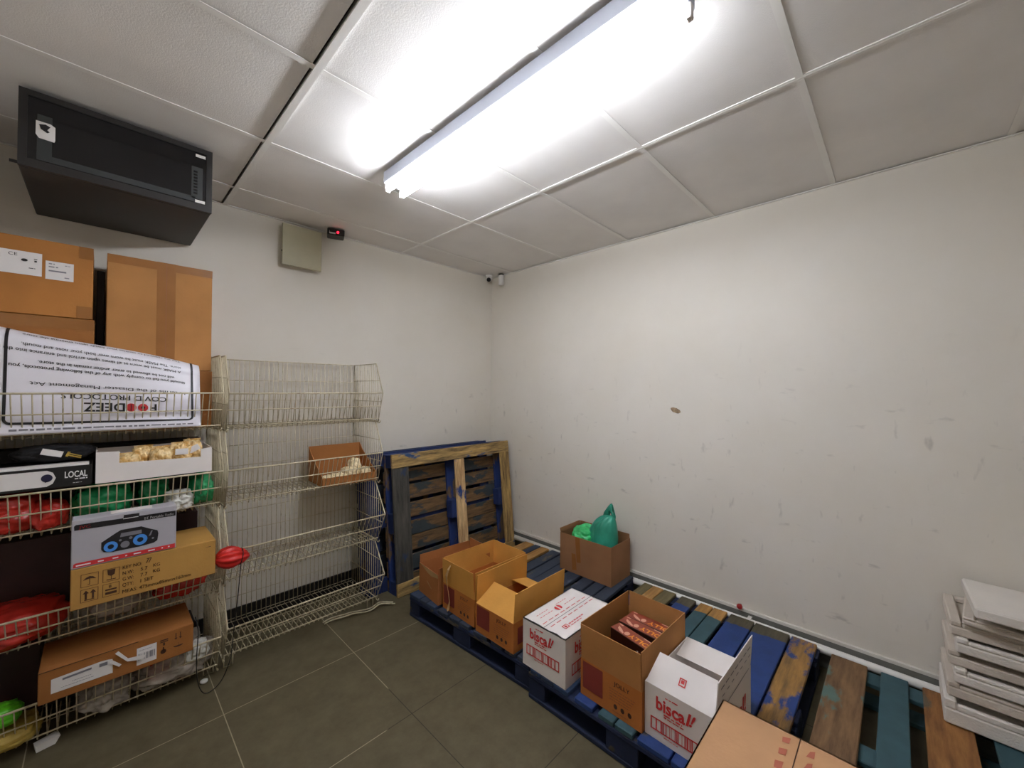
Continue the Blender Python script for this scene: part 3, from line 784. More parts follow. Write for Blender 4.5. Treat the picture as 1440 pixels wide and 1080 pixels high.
# teal carrier bag standing up
tb = empty('carrier_bag', (gx + .135, gy - .285, PZ + .225)); tag(tb, 'tall teal green carrier bag with handle sticking up from the worn brown carton', 'bag')
m = MB()
prof = [(-.07, -.07, .085, .03), (-.04, -.095, .105, .05), (0, -.108, .112, .062), (.05, -.108, .110, .064), (.10, -.094, .107, .058), (.14, -.072, .103, .05), (.17, -.046, .099, .04), (.195, -.012, .094, .028), (.21, .015, .09, .014)]
nseg = 44; vs = []; fs = []
for i, (z, a, b, dp) in enumerate(prof):
    for k in range(nseg):
        t = 2 * PI * k / nseg; ct_, s_ = math.cos(t), math.sin(t)
        q = Vector((ct_ * 1.7, s_ * 1.7, z * 13))
        w_ = (1 - abs(mn.noise(q)) * 2.4) * .15 + (1 - abs(mn.noise(q * 2.3 + Vector((3, 1, 2)))) * 2.4) * .10
        vs.append(((a + b) / 2 + (b - a) / 2 * ct_ * (1 + w_ * .35), dp * s_ * (1 + w_ * 2.2), z + .012 * w_))
for i in range(len(prof) - 1):
    for k in range(nseg): fs.append((i * nseg + k, i * nseg + (k + 1) % nseg, (i + 1) * nseg + (k + 1) % nseg, (i + 1) * nseg + k))
fs.append(tuple(range(nseg - 1, -1, -1))); fs.append(tuple((len(prof) - 1) * nseg + k for k in range(nseg)))
m.add(vs, fs, smooth=True); bb = m.build('bag_body', 'teal_bag', tb); sb = bb.modifiers.new('round', 'SUBSURF'); sb.levels = 1; sb.render_levels = 1
tb.rotation_euler = (0, 0, A90)
outer = [(.0, .195), (.012, .228), (.030, .252), (.048, .282), (.062, .298), (.074, .288), (.084, .25), (.092, .21), (.094, .19)]
inner = [(.046, .200), (.044, .212), (.050, .228), (.056, .246), (.063, .258), (.069, .248), (.071, .228), (.068, .210), (.064, .198)]
for sy in (-1, 1):
    m = MB(); vs = []; fs = []
    for k in range(9):
        for pt, wv in ((outer[k], .006), (inner[k], .012)):
            vs.append((pt[0], sy * (.010 + wv * math.sin(pt[1] * 60 + sy)) , pt[1]))
    for k in range(8): fs.append((2 * k, 2 * k + 1, 2 * k + 3, 2 * k + 2))
    m.add(vs, fs, smooth=True)
    hd = m.build('bag_handle', 'teal_bag', tb); s_ = hd.modifiers.new('thickness', 'SOLIDIFY'); s_.thickness = .002

# big pale carton in the foreground, on the floor in front of the pallets
w, d, h = .405, .56, .50
c, fl = carton('cardboard_carton', 'large pale brown taped carton in the bottom right foreground', 'carton', -1.90, -2.536, 0, A90, w, d, h, 'cb_big', 'cb_big', closed=True)
TP = plane((0, 0, h), (1, 0, 0), (0, 1, 0))
pr = Print(); pr.rect(w / 2 - .0012, .0, w / 2 + .0012, d); pr.build('lid_seam', 'ink_brown', c, TP)
pr = Print()
for k, (a, b_) in enumerate([(d - .05, .028), (d - .10, .03), (d - .155, .034), (d - .21, .03)]):
    Print().poly([(w / 2 - .036, a), (w / 2 - .02, a + .004), (w / 2 - .02, a + b_), (w / 2 - .038, a + b_ - .008)]).build('tape_print', 'ink_redfade', c, TP)
    Print().poly([(w / 2 + .02, a - .01), (w / 2 + .037, a - .004), (w / 2 + .036, a + b_ - .004), (w / 2 + .026, a + b_ - .012)]).build('tape_print', 'ink_redfade', c, TP)

# ================================================================== PALLETS
def pallet(label, boards, mats, base='w_bluedark', block='w_block', stringer='w_str', width=1.0, length=1.2, spec=None, group=None):
    """local x = length (deck boards), local y = width, z up; origin at the centre of the foot"""
    root = empty('wooden_pallet', (0, 0, 0)); tag(root, label, 'pallet', group)
    lx, wy = length / 2, width / 2
    def bd(a, b, name, mat):
        m = MB(); c = [(a[i] + b[i]) / 2 for i in range(3)]
        m.cbox([a[i] - c[i] for i in range(3)], [b[i] - c[i] for i in range(3)], .003)
        o = m.build(name, mat, root); o.location = c; return o
    sp = spec or {}
    for sx, nm in ((-1, 'a'), (1, 'b')):
        x0, x1 = (-lx, -lx + .10) if sx < 0 else (lx - .10, lx)
        bd((x0, -wy, 0), (x1, wy, .021), 'base_board', sp.get('end' + nm, base))
    for y0, y1, nm in ((-wy, -wy + .10, 'l'), (-.05, .05, 'm'), (wy - .10, wy, 'r')):
        bd((-lx + .101, y0, .0), (lx - .101, y1, .021), 'base_board', sp.get('side' + nm, base))
    for x in (-lx, -.0725, lx - .145):
        for y0, y1 in ((-wy, -wy + .1), (-.0725, .0725), (wy - .1, wy)):
            bd((x + .002, y0 + .002, .0215), (x + .143, y1 - .002, .0995), 'block', block)
    for x in (-lx, -.05, lx - .10):
        bd((x, -wy, .1), (x + .10, wy, .121), 'stringer_board', stringer)
    for i, (a, b_) in enumerate(boards):
        bd((-lx, a, .1215), (lx, b_, .1435), 'deck_board', mats[i % len(mats)])
    return root

# near-far pallets lying along the right wall: local x -> world x, local y -> world y
def rel(L, c): return [(a - c, b - c) if a < b else (b - c, a - c) for a, b in L]
A = [(-.645, -.74), (-.752, -.812), (-.82, -.90), (-.93, -1.02), (-1.035, -1.12), (-1.125, -1.205), (-1.24, -1.345), (-1.375, -1.46), (-1.475, -1.55), (-1.56, -1.64)]
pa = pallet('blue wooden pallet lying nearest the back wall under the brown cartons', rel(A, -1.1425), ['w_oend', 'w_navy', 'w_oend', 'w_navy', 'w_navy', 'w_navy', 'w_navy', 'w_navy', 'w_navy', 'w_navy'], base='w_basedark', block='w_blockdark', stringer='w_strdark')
pa.location = (-.682, -1.107, 0); pa.rotation_euler = (0, 0, R(3.2))
B = [(-1.665, -1.725), (-1.728, -1.80), (-1.804, -1.885), (-1.92, -2.011), (-2.038, -2.11), (-2.116, -2.193), (-2.212, -2.335), (-2.342, -2.506), (-2.515, -2.625)]
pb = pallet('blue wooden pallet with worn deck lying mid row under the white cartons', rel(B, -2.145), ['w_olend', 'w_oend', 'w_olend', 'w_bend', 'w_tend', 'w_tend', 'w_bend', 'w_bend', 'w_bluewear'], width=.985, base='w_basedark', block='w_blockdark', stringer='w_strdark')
pb.location = (-.679, -2.146, 0)
Cc = [(-2.690, -2.827), (-2.875, -2.968), (-3.013, -3.15), (-3.2, -3.33), (-3.37, -3.50), (-3.55, -3.69)]
pc = pallet('wooden pallet with brown and teal boards under the white polystyrene trays', rel(Cc, -3.19), ['w_tealwear', 'w_teal', 'w_brown', 'w_teal', 'w_brown', 'w_teal'], base='w_teal', block='w_dark', stringer='w_teal')
pc.location = (-.715, -3.19, 0)
# nail heads / worn ends are in the wood materials
# leaning pallets: underside faces the room
def lean(root, xc, yfoot, tilt, dz=0, rz=0.0):
    # local x -> -world x, local y -> up, local z -> towards the wall
    Mx = Matrix(((-1, 0, 0), (0, math.sin(tilt), math.cos(tilt)), (0, math.cos(tilt), -math.sin(tilt)))).to_4x4()
    root.matrix_world = Matrix.Translation((xc, yfoot, dz)) @ Matrix.Rotation(rz, 4, 'Z') @ Mx @ Matrix.Translation((0, .5, 0))
L7 = [(-.5, -.41), (-.39, -.28), (-.25, -.14), (-.135, -.03), (0, .11), (.14, .25), (.27, .37), (.40, .5)]
p1 = pallet('worn pallet with bare yellow frame leaning in front against the corner', L7, ['w_under', 'w_under', 'w_under', 'w_under', 'w_under', 'w_under', 'w_under', 'w_bluedark'],
            spec={'sidel': 'w_beam', 'sider': 'w_beam', 'sidem': 'w_beam', 'enda': 'w_rough', 'endb': 'w_dark'})
# rebuild orientation of the frame: full length top and bottom beams, uprights between them
for o in list(p1.children):
    if o.name.startswith('base_board'): bpy.data.objects.remove(o)
def bdp(root, a, b, name, mat):
    m = MB(); c = [(a[i] + b[i]) / 2 for i in range(3)]
    m.cbox([a[i] - c[i] for i in range(3)], [b[i] - c[i] for i in range(3)], .004)
    o = m.build(name, mat, root); o.location = c; return o
for rt in (p1,):
    bdp(rt, (-.6, .40, -.004), (.6, .5, .02), 'base_board', 'w_beam'); bdp(rt, (-.6, -.5, -.004), (.6, -.41, .02), 'base_board', 'w_beam')
    bdp(rt, (.465, -.409, -.002), (.6, .399, .02), 'base_board', 'w_dark')
    bdp(rt, (-.065, -.409, -.002), (.03, .399, .02), 'base_board', 'w_pale')
    bdp(rt, (-.6, -.409, -.002), (-.49, .399, .02), 'base_board', 'w_rough')
lean(p1, -.655, -.402, R(6.2), .0025)
p2 = pallet('blue wooden pallet leaning behind the worn one against the back wall', L7, ['w_navy'], base='w_bluedark')
lean(p2, -.80, -.257, R(6.2), .002)

# ================================================================== POLYSTYRENE STACK
def foam_tray(label, z, h, y1, x0, mat, rz=0.0, tilt=(0, 0), rim=.02, L=.50, Wd=.30):
    root = empty('polystyrene_tray', (x0, y1, z)); tag(root, label, 'tray', 'white polystyrene trays stacked by the right wall')
    root.rotation_euler = (tilt[0], tilt[1], rz)
    m = MB(); m.cbox((0, -L, 0), (Wd, 0, h * .62), .006); m.build('tray_base', mat, root)
    m = MB()
    for a, b in (((0, -.035, h * .62), (Wd, 0, h)), ((0, -L, h * .62), (Wd, -L + .035, h)), ((Wd - .03, -L + .035, h * .62), (Wd, -.035, h))): m.cbox(a, b, .005)
    if rim: m.cbox((0, -L + .035, h * .62), (rim, -.035, h * .86), .004)
    m.build('tray_rim', mat, root)
    return root
names = ['bottom thick white polystyrene tray of the stack by the wall', 'second white polystyrene tray up from the pallet', 'third white polystyrene tray up from the pallet', 'fourth white polystyrene tray up from the pallet with a ragged edge', 'fifth white polystyrene tray up from the pallet', 'sixth white polystyrene tray up, below the two topmost']
z = PZ + .002
hs = [.10, .062, .062, .06, .062, .06]; ys_ = [-3.068, -3.078, -3.098, -3.082, -3.102, -3.086]; xs_ = [-.335, -.312, -.318, -.305, -.32, -.312]
for i in range(6):
    foam_tray(names[i], z, hs[i], ys_[i], xs_[i], 'foam' if i % 2 == 0 else 'foam2', R([0, .6, -.8, .5, -1, .8][i]), rim=[.02, .018, .02, 0, .02, .02][i]); z += hs[i] + .001
foam_tray('thin white polystyrene tray skewed just below the topmost slab', z, .034, -3.118, -.335, 'foam2', R(-6), (R(.3), 0), rim=.02, L=.48); z += .036
r_ = foam_tray('topmost white polystyrene slab of the stack, tilted', z + .020, .066, -3.148, -.385, 'foam', R(2), (R(1.8), R(-.5)), rim=.02, Wd=.33)
bpy.data.objects.remove([o for o in r_.children if o.name.startswith('tray_rim')][0])
for o in r_.children: o.name = 'slab'

# ================================================================== CONTENTS OF THE CROWDED RACK
def box_thing(name, label, cat, a, b, mat, part='box_body', c=.003, rz=0.0):
    o = empty(name, ((a[0] + b[0]) / 2, (a[1] + b[1]) / 2, a[2]), rz); tag(o, label, cat)
    w, d, h = [(b[i] - a[i]) for i in range(3)]
    m = MB(); m.cbox((-w / 2, -d / 2, 0), (w / 2, d / 2, h), c); m.build(part, mat, o)
    return o, w, d, h
def fp(o, w, d): return plane((-w / 2, -d / 2, 0), (1, 0, 0), (0, 0, 1))
T1 = 1.2715
# top tier: cartons standing on the basket floor
o, w, d, h = box_thing('cardboard_box', 'lower brown carton at the far left of the rack top, mostly hidden by the poster', 'carton', (-3.14, -.30, T1), (-2.755, -.055, 1.785), 'cb_low')
Print().rect(0, h - .05, w, h - .001).build('parcel_tape', 'tape', o, fp(o, w, d))
o, w, d, h = box_thing('cardboard_box', 'brown carton with two white labels at the top left of the rack', 'carton', (-3.14, -.30, 1.787), (-2.762, -.055, 2.112), 'cb_top')
P_ = fp(o, w, d)
l1 = Print().rect(.05, .165, .226, .262).build('paper_label', 'paper', o, P_)
l2 = Print().rect(.236, .159, .318, .238).build('paper_label', 'paper', o, P_)
Pq = plane((-w / 2, -d / 2 - .0012, 0), (1, 0, 0), (0, 0, 1))
pr = Print(); pr.text('CE', .135, .24, .018, .0, width=.024); pr.disc(.178, .226, .009, .006); pr.rect(.205, .222, .212, .229); pr.rect(.204, .233, .213, .236); pr.scribble(.19, .193, .208, .003, 2); pr.build('label_print', 'ink_black', l1, Pq)
pr = Print(); pr.scribble(.245, .224, .262, .005, 3); pr.scribble(.245, .211, .272, .005, 5); pr.rect(.245, .193, .296, .199); pr.scribble(.292, .224, .308, .003, 8); pr.rect(.291, .170, .305, .174); pr.build('label_print', 'ink_grey', l2, Pq)
Print().rect(w - .045, h - .055, w, h - .001).build('parcel_tape', 'tape', o, P_); Print().rect(w - .05, .001, w, .055).build('parcel_tape', 'tape', o, P_)
o, w, d, h = box_thing('cardboard_box', 'low brown carton in the top basket behind the right end of the poster', 'carton', (-2.722, -.31, T1), (-2.318, -.055, 1.566), 'cb_low')
o, w, d, h = box_thing('cardboard_box', 'tall upright plain brown carton with centre tape beside the labelled carton', 'carton', (-2.718, -.30, 1.568), (-2.322, -.055, 2.104), 'cb_tall')
P_ = fp(o, w, d)
Print().rect(w * .44, .0, w * .62, h).build('parcel_tape', 'tape', o, P_); Print().rect(.0, h - .04, w * .44, h - .001).build('parcel_tape', 'tape', o, P_); Print().rect(w * .62, h - .04, w, h - .001).build('parcel_tape', 'tape', o, P_)
Print().rect(w * .528, 0, w * .534, h).build('lid_seam', 'ink_faint', o, plane((-w / 2, -d / 2 - .0008, 0), (1, 0, 0), (0, 0, 1)))
o, w, d, h = box_thing('storage_box', 'black box standing in the gap behind the two upper brown cartons', 'box', (-2.751, -.20, T1), (-2.724, -.055, 2.035), 'dark_box')

# poster: a curled white sheet standing upside down behind the top basket wires
po = empty('rolled_poster', (-2.72, -.40, 1.285)); tag(po, 'curled white safety poster standing upside down in the top basket', 'poster')
X0, X1 = -.40, .338
def surf(u, v):
    """u: 0 left .. 1 right ; v: 0 bottom .. 1 far edge over the roll"""
    x = X0 + (X1 - X0) * u
    hgt = .46 - .155 * u - .006 * math.sin(u * 6.3)       # standing height
    r = .075 - .018 * u
    straight = hgt - r; Ltot = straight + r * 2.2
    s = v * Ltot
    yf_ = -.042 + .05 * u * u * .2
    lean_ = .05
    if s < straight:
        y = yf_ + lean_ * (s / hgt) + .010 * math.sin(u * 5 + s * 6); z = s
    else:
        a = (s - straight) / r
        y = yf_ + lean_ * (straight / hgt) + r * (1 - math.cos(a)) + .010 * math.sin(u * 5 + straight * 6); z = straight + r * math.sin(a)
    return Vector((x, y, z + .004))
nu, nv = 40, 44; vs = []; fs = []
for j in range(nv + 1):
    for i in range(nu + 1): vs.append(surf(i / nu, j / nv))
for j in range(nv):
    for i in range(nu): fs.append((j * (nu + 1) + i, j * (nu + 1) + i + 1, (j + 1) * (nu + 1) + i + 1, (j + 1) * (nu + 1) + i))
m = MB(); m.add(vs, fs, smooth=True); sh = m.build('poster_sheet', 'poster', po); s_ = sh.modifiers.new('thickness', 'SOLIDIFY'); s_.thickness = .0012; s_.offset = -1
def pmap(s, t):
    """s, t in the poster's own reading frame (metres): origin at its top left corner when read the right way up, t down"""
    Wp = X1 - X0
    u = 1 - s / Wp; v = t / .47
    p = surf(u, v); e = .004
    du = surf(min(1, u + e), v) - surf(max(0, u - e), v); dv = surf(u, min(1, v + e)) - surf(u, max(0, v - e))
    n_ = dv.cross(du).normalized()
    if n_.y > 0: n_ = -n_
    if v > .9 and n_.z < 0: n_ = -n_
    return p + n_ * .0018
def pm(s, t): return pmap(s, -t)
class PP(Print): pass
def fine(pr, maxw=.02):
    return pr
pr = Print()
def rrect_border(pr, x0, y0, x1, y1, r, t):
    pts_o = []; pts_i = []
    for cx_, cy_, a0 in ((x1 - r, y1 - r, 0), (x0 + r, y1 - r, PI / 2), (x0 + r, y0 + r, PI), (x1 - r, y0 + r, 1.5 * PI)):
        for k in range(7):
            a = a0 + PI / 2 * k / 6
            pts_o.append((cx_ + r * math.cos(a), cy_ + r * math.sin(a))); pts_i.append((cx_ + (r - t) * math.cos(a), cy_ + (r - t) * math.sin(a)))
    n_ = len(pts_o)
    for k in range(n_):
        a, b_, c_, d_ = pts_o[k], pts_o[(k + 1) % n_], pts_i[(k + 1) % n_], pts_i[k]
        L_ = math.hypot(b_[0] - a[0], b_[1] - a[1]); q = max(1, int(L_ / .012))
        for j in range(q):
            f0, f1 = j / q, (j + 1) / q
            ip = lambda A_, B_, f: (A_[0] + (B_[0] - A_[0]) * f, A_[1] + (B_[1] - A_[1]) * f)
            pr.poly([ip(a, b_, f0), ip(a, b_, f1), ip(d_, c_, f1), ip(d_, c_, f0)])
rrect_border(pr, .028, -.60, .618, -.036, .022, .009)
pr.f = [f for f in pr.f if min(pr.v[i][1] for i in f) > -.445]
pr.build('printed_border', 'ink_black', sh, pm)
for nm, tx, x_, t_, sz, bo, wd_ in (('heading', 'F', .165, -.124, .054, .02, .022), ('heading', 'DEEZ', .272, -.124, .054, .02, .128), ('subheading', 'COVID PROTOCOLS', .13, -.163, .034, .014, .335),
        ('text_line', 'In terms of the Disaster Management Act', .06, -.200, .021, .006, .49),
        ('text_line', 'Should you fail to comply with any of the following protocols, you', .06, -.262, .019, .014, .545), ('text_line', 'will not be allowed to enter and/or remain in the store.', .10, -.285, .019, .014, .43),
        ('text_line', 'A MASK must be worn at all times upon arrival and entrance into the', .075, -.322, .019, .005, .545), ('text_line', 'store. The MASK must be worn over both your nose and mouth.', .075, -.346, .019, .005, .50),
        ('text_line', 'You are required to sanitise your hands upon entering the store', .075, -.392, .019, .005, .50)):
    Print().text(tx, x_, t_, sz, bo, width=wd_).build(nm, 'ink_black', sh, pm)
pr = Print(); pr.scribble(.03, -.020, .60, .008, 12); pr.build('small_print', 'ink_grey', sh, pm)
for x_ in (.212, .252): Print().disc(x_, -.106, .0175, .0195).build('red_letter', 'ink_red', sh, pm)
pe = lambda s, t: pm(s, t) + Vector((0, -.0012, .0003))
Print().disc(.212, -.106, .007).build('letter_detail', 'ink_black', sh, pe); Print().rect(.251, -.124, .253, -.088).build('letter_detail', 'ink_black', sh, pe)

# second tier
o, w, d, h = box_thing('flat_box', 'flat black box lettered LOCAL at the left of the second basket', 'box', (-3.10, -.478, 1.066), (-2.752, -.20, 1.152), 'black_plastic')
P_ = fp(o, w, d)
pr = Print(); pr.text('LOCAL', w - .078, .040, .036, .02, width=.064); pr.scribble(w - .05, .030, w - .014, .005, 3); pr.scribble(w - .055, .016, w - .03, .002, 5); pr.build('lettering', 'ink_white', o, P_)
pr = Print(); pr.poly([(.06, .012), (.222, .012), (.238, .022), (.246, .044), (.238, .066), (.222, .076), (.06, .076)]); lb = pr.build('paper_label', 'paper', o, P_)
pr = Print(); pr.disc(.222, .046, .0155); pr.poly([(.215, .036), (.218, .028), (.228, .036)]); pr.build('label_print', 'ink_navy', lb, plane((-w / 2, -d / 2 - .0012, 0), (1, 0, 0), (0, 0, 1)))
m = MB(); m.box((-.10, -d / 2 + .004, h), (w / 2 - .01, -d / 2 + .05, h + .010)); m.build('lid_edge', 'paper', o)
# black bundle with tag
bu = empty('black_bag', (-2.865, -.35, 1.164)); tag(bu, 'black fabric bag with a pale tag on top of the flat black box', 'bag')
m = MB(); m.blob((0, 0, .035), (.12, .09, .038), 5, .15, 2.0, flat=.2); m.build('bag_body', 'black_cloth', bu)
m = MB(); m.box((-.03, -.004, -.012), (.03, .0, .012), Matrix.Translation((-.002, -.098, .045)) @ Matrix.Rotation(R(18), 4, 'Y')); m.build('bag_tag', 'paper', bu)
m = MB(); T_ = Matrix.Translation((.058, -.092, .028)) @ Matrix.Rotation(R(22), 4, 'Y'); m.box((-.022, -.006, -.010), (-.014, .004, .010), T_); m.box((-.014, -.004, -.006), (.024, .0, -.001), T_); m.box((-.014, -.004, .002), (.022, .0, .006), T_); m.build('buckle', 'brass', bu)
# white display tray with gold packets
tr = empty('display_tray', (-2.5415, -.475, 1.066)); tag(tr, 'white card display tray of gold wrapped packets in the second basket', 'tray')
w, d = .402, .22
m = MB(); m.prism([(-w / 2, 0, 0), (w / 2, 0, 0), (w / 2, 0, .118), (w / 2 - .044, 0, .112), (w / 2 - .044, 0, .074), (-w / 2 + .072, 0, .080), (-w / 2 + .072, 0, .132), (-w / 2, 0, .134)], (0, .004, 0))
m.box((-w / 2, .004, 0), (w / 2, d - .004, .004)); m.box((-w / 2, .004, .004), (-w / 2 + .004, d - .004, .134)); m.box((w / 2 - .004, .004, .004), (w / 2, d - .004, .118)); m.box((-w / 2, d - .004, 0), (w / 2, d, .128))
m.build('tray_body', 'white_card', tr)
tr.rotation_euler = (0, 0, 0)
for k in range(5):
    xx = [-.10, -.045, .015, .085, .135][k]; zz = [.05, .062, .06, .066, .07][k]; yy = [.06, .10, .055, .06, .10][k]
    o = empty('gold_packet', (-2.5415 + xx, -.475 + yy, 1.0705)); tag(o, ['leftmost gold packet in the white display tray', 'gold packet behind, second from left in the white display tray', 'middle gold packet without label in the white display tray', 'gold packet with a square white label in the white display tray', 'rightmost gold packet in the white display tray with a tilted label'][k], 'packet', 'gold packets in the white display tray')
    m = MB(); m.blob((0, 0, zz + .004), (.043, .048, zz), 20 + k, .26, 2.6, flat=.35, crease=1.0); m.build('packet_body', 'gold', o)
    m = MB(); m.prism([(-.03, 0, 2 * zz - .012), (.03, 0, 2 * zz - .012), (.036, 0, 2 * zz + .012), (-.034, 0, 2 * zz + .010)], (0, .002, 0), Matrix.Translation((0, .01, 0))); m.build('packet_seal', 'gold', o)
    if k in (3, 4):
        m = MB(); m.box((-.024, -.002, -.014), (.024, 0, .014), Matrix.Translation((.0, -.051, zz + .036)) @ Matrix.Rotation([0, 0, 0, .03, -.5][k], 4, 'Y')); m.build('price_label', 'paper', o)
# bags in the second basket (basket floor at 0.87)
def bag(label, c, s, seed, mat, amp=.18, name='plastic_bag', flat=.3, freq=2.0):
    m = MB(); m.blob((0, 0, 0), s, seed, amp, freq, flat=flat); o = m.build(name, mat); o.location = c; tag(o, label, 'bag'); return o
bag('red plastic bag in the second basket below the flat black box', (-3.00, -.32, .965), (.115, .13, .082), 31, 'red_bag')
bag('second red plastic bag in the second basket, next to a green one', (-2.875, -.35, .945), (.058, .10, .064), 37, 'red_bag')
bag('dark green plastic bag in the second basket left of the radio carton', (-2.72, -.31, .962), (.105, .125, .085), 33, 'green_bag')
bag('dark green plastic bag in the second basket behind the grey bag', (-2.545, -.25, .958), (.07, .12, .08), 41, 'green_bag')
bag('green plastic bag in the right end of the second basket', (-2.366, -.33, .960), (.055, .12, .083), 35, 'green_bag')
g = bag('crumpled greyish white plastic bag in the second basket by the green bag', (-2.456, -.405, .93), (.056, .050, .052), 36, 'grey_bag', .3, freq=2.6)
o, w, d, h = box_thing('storage_box', 'long dark box added for the shade at the back of the second basket', 'box', (-3.12, -.14, .875), (-2.34, -.05, 1.20), 'dark_box')  # added dark backing, stands in for the shade under the top basket's cartons
# third tier
o, w, d, h = box_thing('printed_carton', 'brown carton printed with weights lying across the third basket under the radio box', 'carton', (-2.806, -.575, .586), (-2.336, -.30, .749), 'cb_key', rz=0)
P_ = fp(o, w, d)
pr = Print(); KX = .149; pr.text('KEY NO:', .149, .122, .021, .006, width=.06); pr.text('77', .222, .126, .03, .015, width=.018, shear=.3)
for k, (a, b_, c_) in enumerate([('N.W:', '5.7', 'KG'), ('G.W:', '7.7', 'KG'), ('QTY:', '1 SET', '')]):
    z_ = .098 - .025 * k; pr.text(a, .149, z_, .021, .006, width=.034); pr.text(b_, .205, z_, .021, .006, width=.022 if k < 2 else .042)
    if c_: pr.text(c_, .246, z_ + .004, .021, .006, width=.022)
pr.text('MEAS: 475mmx85mmx162mm', .149, .020, .021, .006, width=.228); pr.build('printed_text', 'ink_brown', o, P_); pr = Print()
for x_, z_ in ((.028, .085), (.090, .085), (.028, .024), (.090, .024)): pr.frame(x_, z_, x_ + .05, z_ + .052, .0015)
cx_, cz_ = .053, .112
pr.poly([(cx_ - .019, cz_), (cx_ - .010, cz_ + .010), (cx_, cz_ + .014), (cx_ + .010, cz_ + .010), (cx_ + .019, cz_), (cx_, cz_ + .004)]); pr.rect(cx_ - .001, cz_ - .018, cx_ + .001, cz_ + .004); pr.rect(cx_ - .006, cz_ - .02, cx_ + .001, cz_ - .018)
cx_ = .115; pr.poly([(cx_ - .012, .133), (cx_ + .012, .133), (cx_ + .010, .112), (cx_, .106), (cx_ - .010, .112)]); pr.rect(cx_ - .001, .094, cx_ + .001, .107); pr.rect(cx_ - .014, .091, cx_ + .014, .094)
for dx in (-.010, .010): pr.rect(.053 + dx - .003, .034, .053 + dx + .003, .058); pr.poly([(.053 + dx - .009, .057), (.053 + dx + .009, .057), (.053 + dx, .070)])
pr.rect(.039, .030, .067, .033)
pr.rect(.098, .048, .132, .054); pr.rect(.098, .032, .132, .042); pr.text('8', .108, .058, .018, .01)
pr.build('handling_mark', 'ink_brown', o, P_)
Print().poly([(w - .045, .135), (w - .02, .137), (w - .016, .126), (w - .019, .134)]).build('staple', 'ink_brown', o, P_)
# radio box
ro, w, d, h = box_thing('radio_box', 'silver grey radio carton with a speaker picture standing on the printed brown carton', 'box', (-2.806, -.575, .7505), (-2.484, -.49, .945), 'grey_card')
P_ = fp(ro, w, d); F2 = plane((-w / 2, -d / 2 - .0010, 0), (1, 0, 0), (0, 0, 1)); F3 = plane((-w / 2, -d / 2 - .0020, 0), (1, 0, 0), (0, 0, 1)); F4 = plane((-w / 2, -d / 2 - .0030, 0), (1, 0, 0), (0, 0, 1))
pr = Print(); pr.poly([(.008, .155), (w - .003, .148), (w - .003, .170), (.012, .177), (.007, .172)]); pr.poly([(.148, .172), (.198, .170), (.198, .185), (.15, .187)]); pr.build('header_strip', 'ink_black', ro, P_)
Print().text('JVC', .020, .160, .016, .015, width=.032).build('lettering', 'ink_red', ro, F2)
pr = Print().text('BT Portable Radio', .214, .1525, .0155, .012, width=.098); pr.rect(.148, .170, .195, .1725); pr.build('lettering', 'ink_white', ro, F2)
pr = Print(); pr.poly([(.006, .006), (w - .004, .004), (w - .004, .022), (.012, .024), (.007, .02)]); pr.build('footer_strip', 'ink_red', ro, P_)
pr = Print(); 
for k, (a, b_) in enumerate([(.014, .055), (.075, .092), (.118, .135), (.156, .162), (.182, .205), (.228, .25), (.272, .277), (.294, .30)]): pr.rect(a, .011, b_, .016)
pr.build('small_print', 'ink_white', ro, F2)
pr = Print(); pr.poly([(.084, .060), (.092, .046), (.12, .040), (.20, .040), (.245, .044), (.258, .052), (.261, .082), (.258, .096), (.228, .112), (.205, .126), (.142, .126), (.128, .118), (.096, .096), (.084, .088)])
pr.build('speaker_picture', 'ink_black', ro, P_)
pr = Print(); pr.ring(.112, .064, .0095, .021); pr.ring(.202, .070, .010, .023); pr.build('speaker_ring', 'ink_blue', ro, F2)
pr = Print(); pr.disc(.155, .062, .014); pr.poly([(.139, .096), (.206, .096), (.206, .112), (.142, .112)]); pr.disc(.140, .083, .0045); pr.disc(.172, .086, .0055); pr.poly([(.229, .078), (.236, .08), (.242, .1), (.237, .1)]); pr.disc(.243, .066, .004); pr.build('picture_detail', 'ink_grey', ro, F2)
pr = Print(); pr.poly([(.11, .045), (w * .78, .045), (w * .78, .058), (.115, .058)]) 
m = MB(); m.box((-.05, -d / 2 + .02, h), (.08, d / 2 - .02, h + .003)); m.build('carton_handle', 'white_card', ro)
# rest of third tier (basket floor at 0.425)
bag('shiny red plastic bag filling the left of the third basket', (-2.965, -.31, .505), (.155, .15, .078), 51, 'red_bag', .2)
bag('dark red plastic bag in the third basket under the printed brown carton', (-2.44, -.30, .505), (.115, .115, .072), 52, 'red_bag', .15)
bag('grey crumpled film in the middle of the third basket', (-2.66, -.28, .49), (.10, .12, .058), 53, 'clear_bag', .25)
o, w, d, h = box_thing('storage_box', 'dark maroon box at the back of the third basket', 'box', (-3.12, -.16, .43), (-2.35, -.05, .80), 'maroon_box')
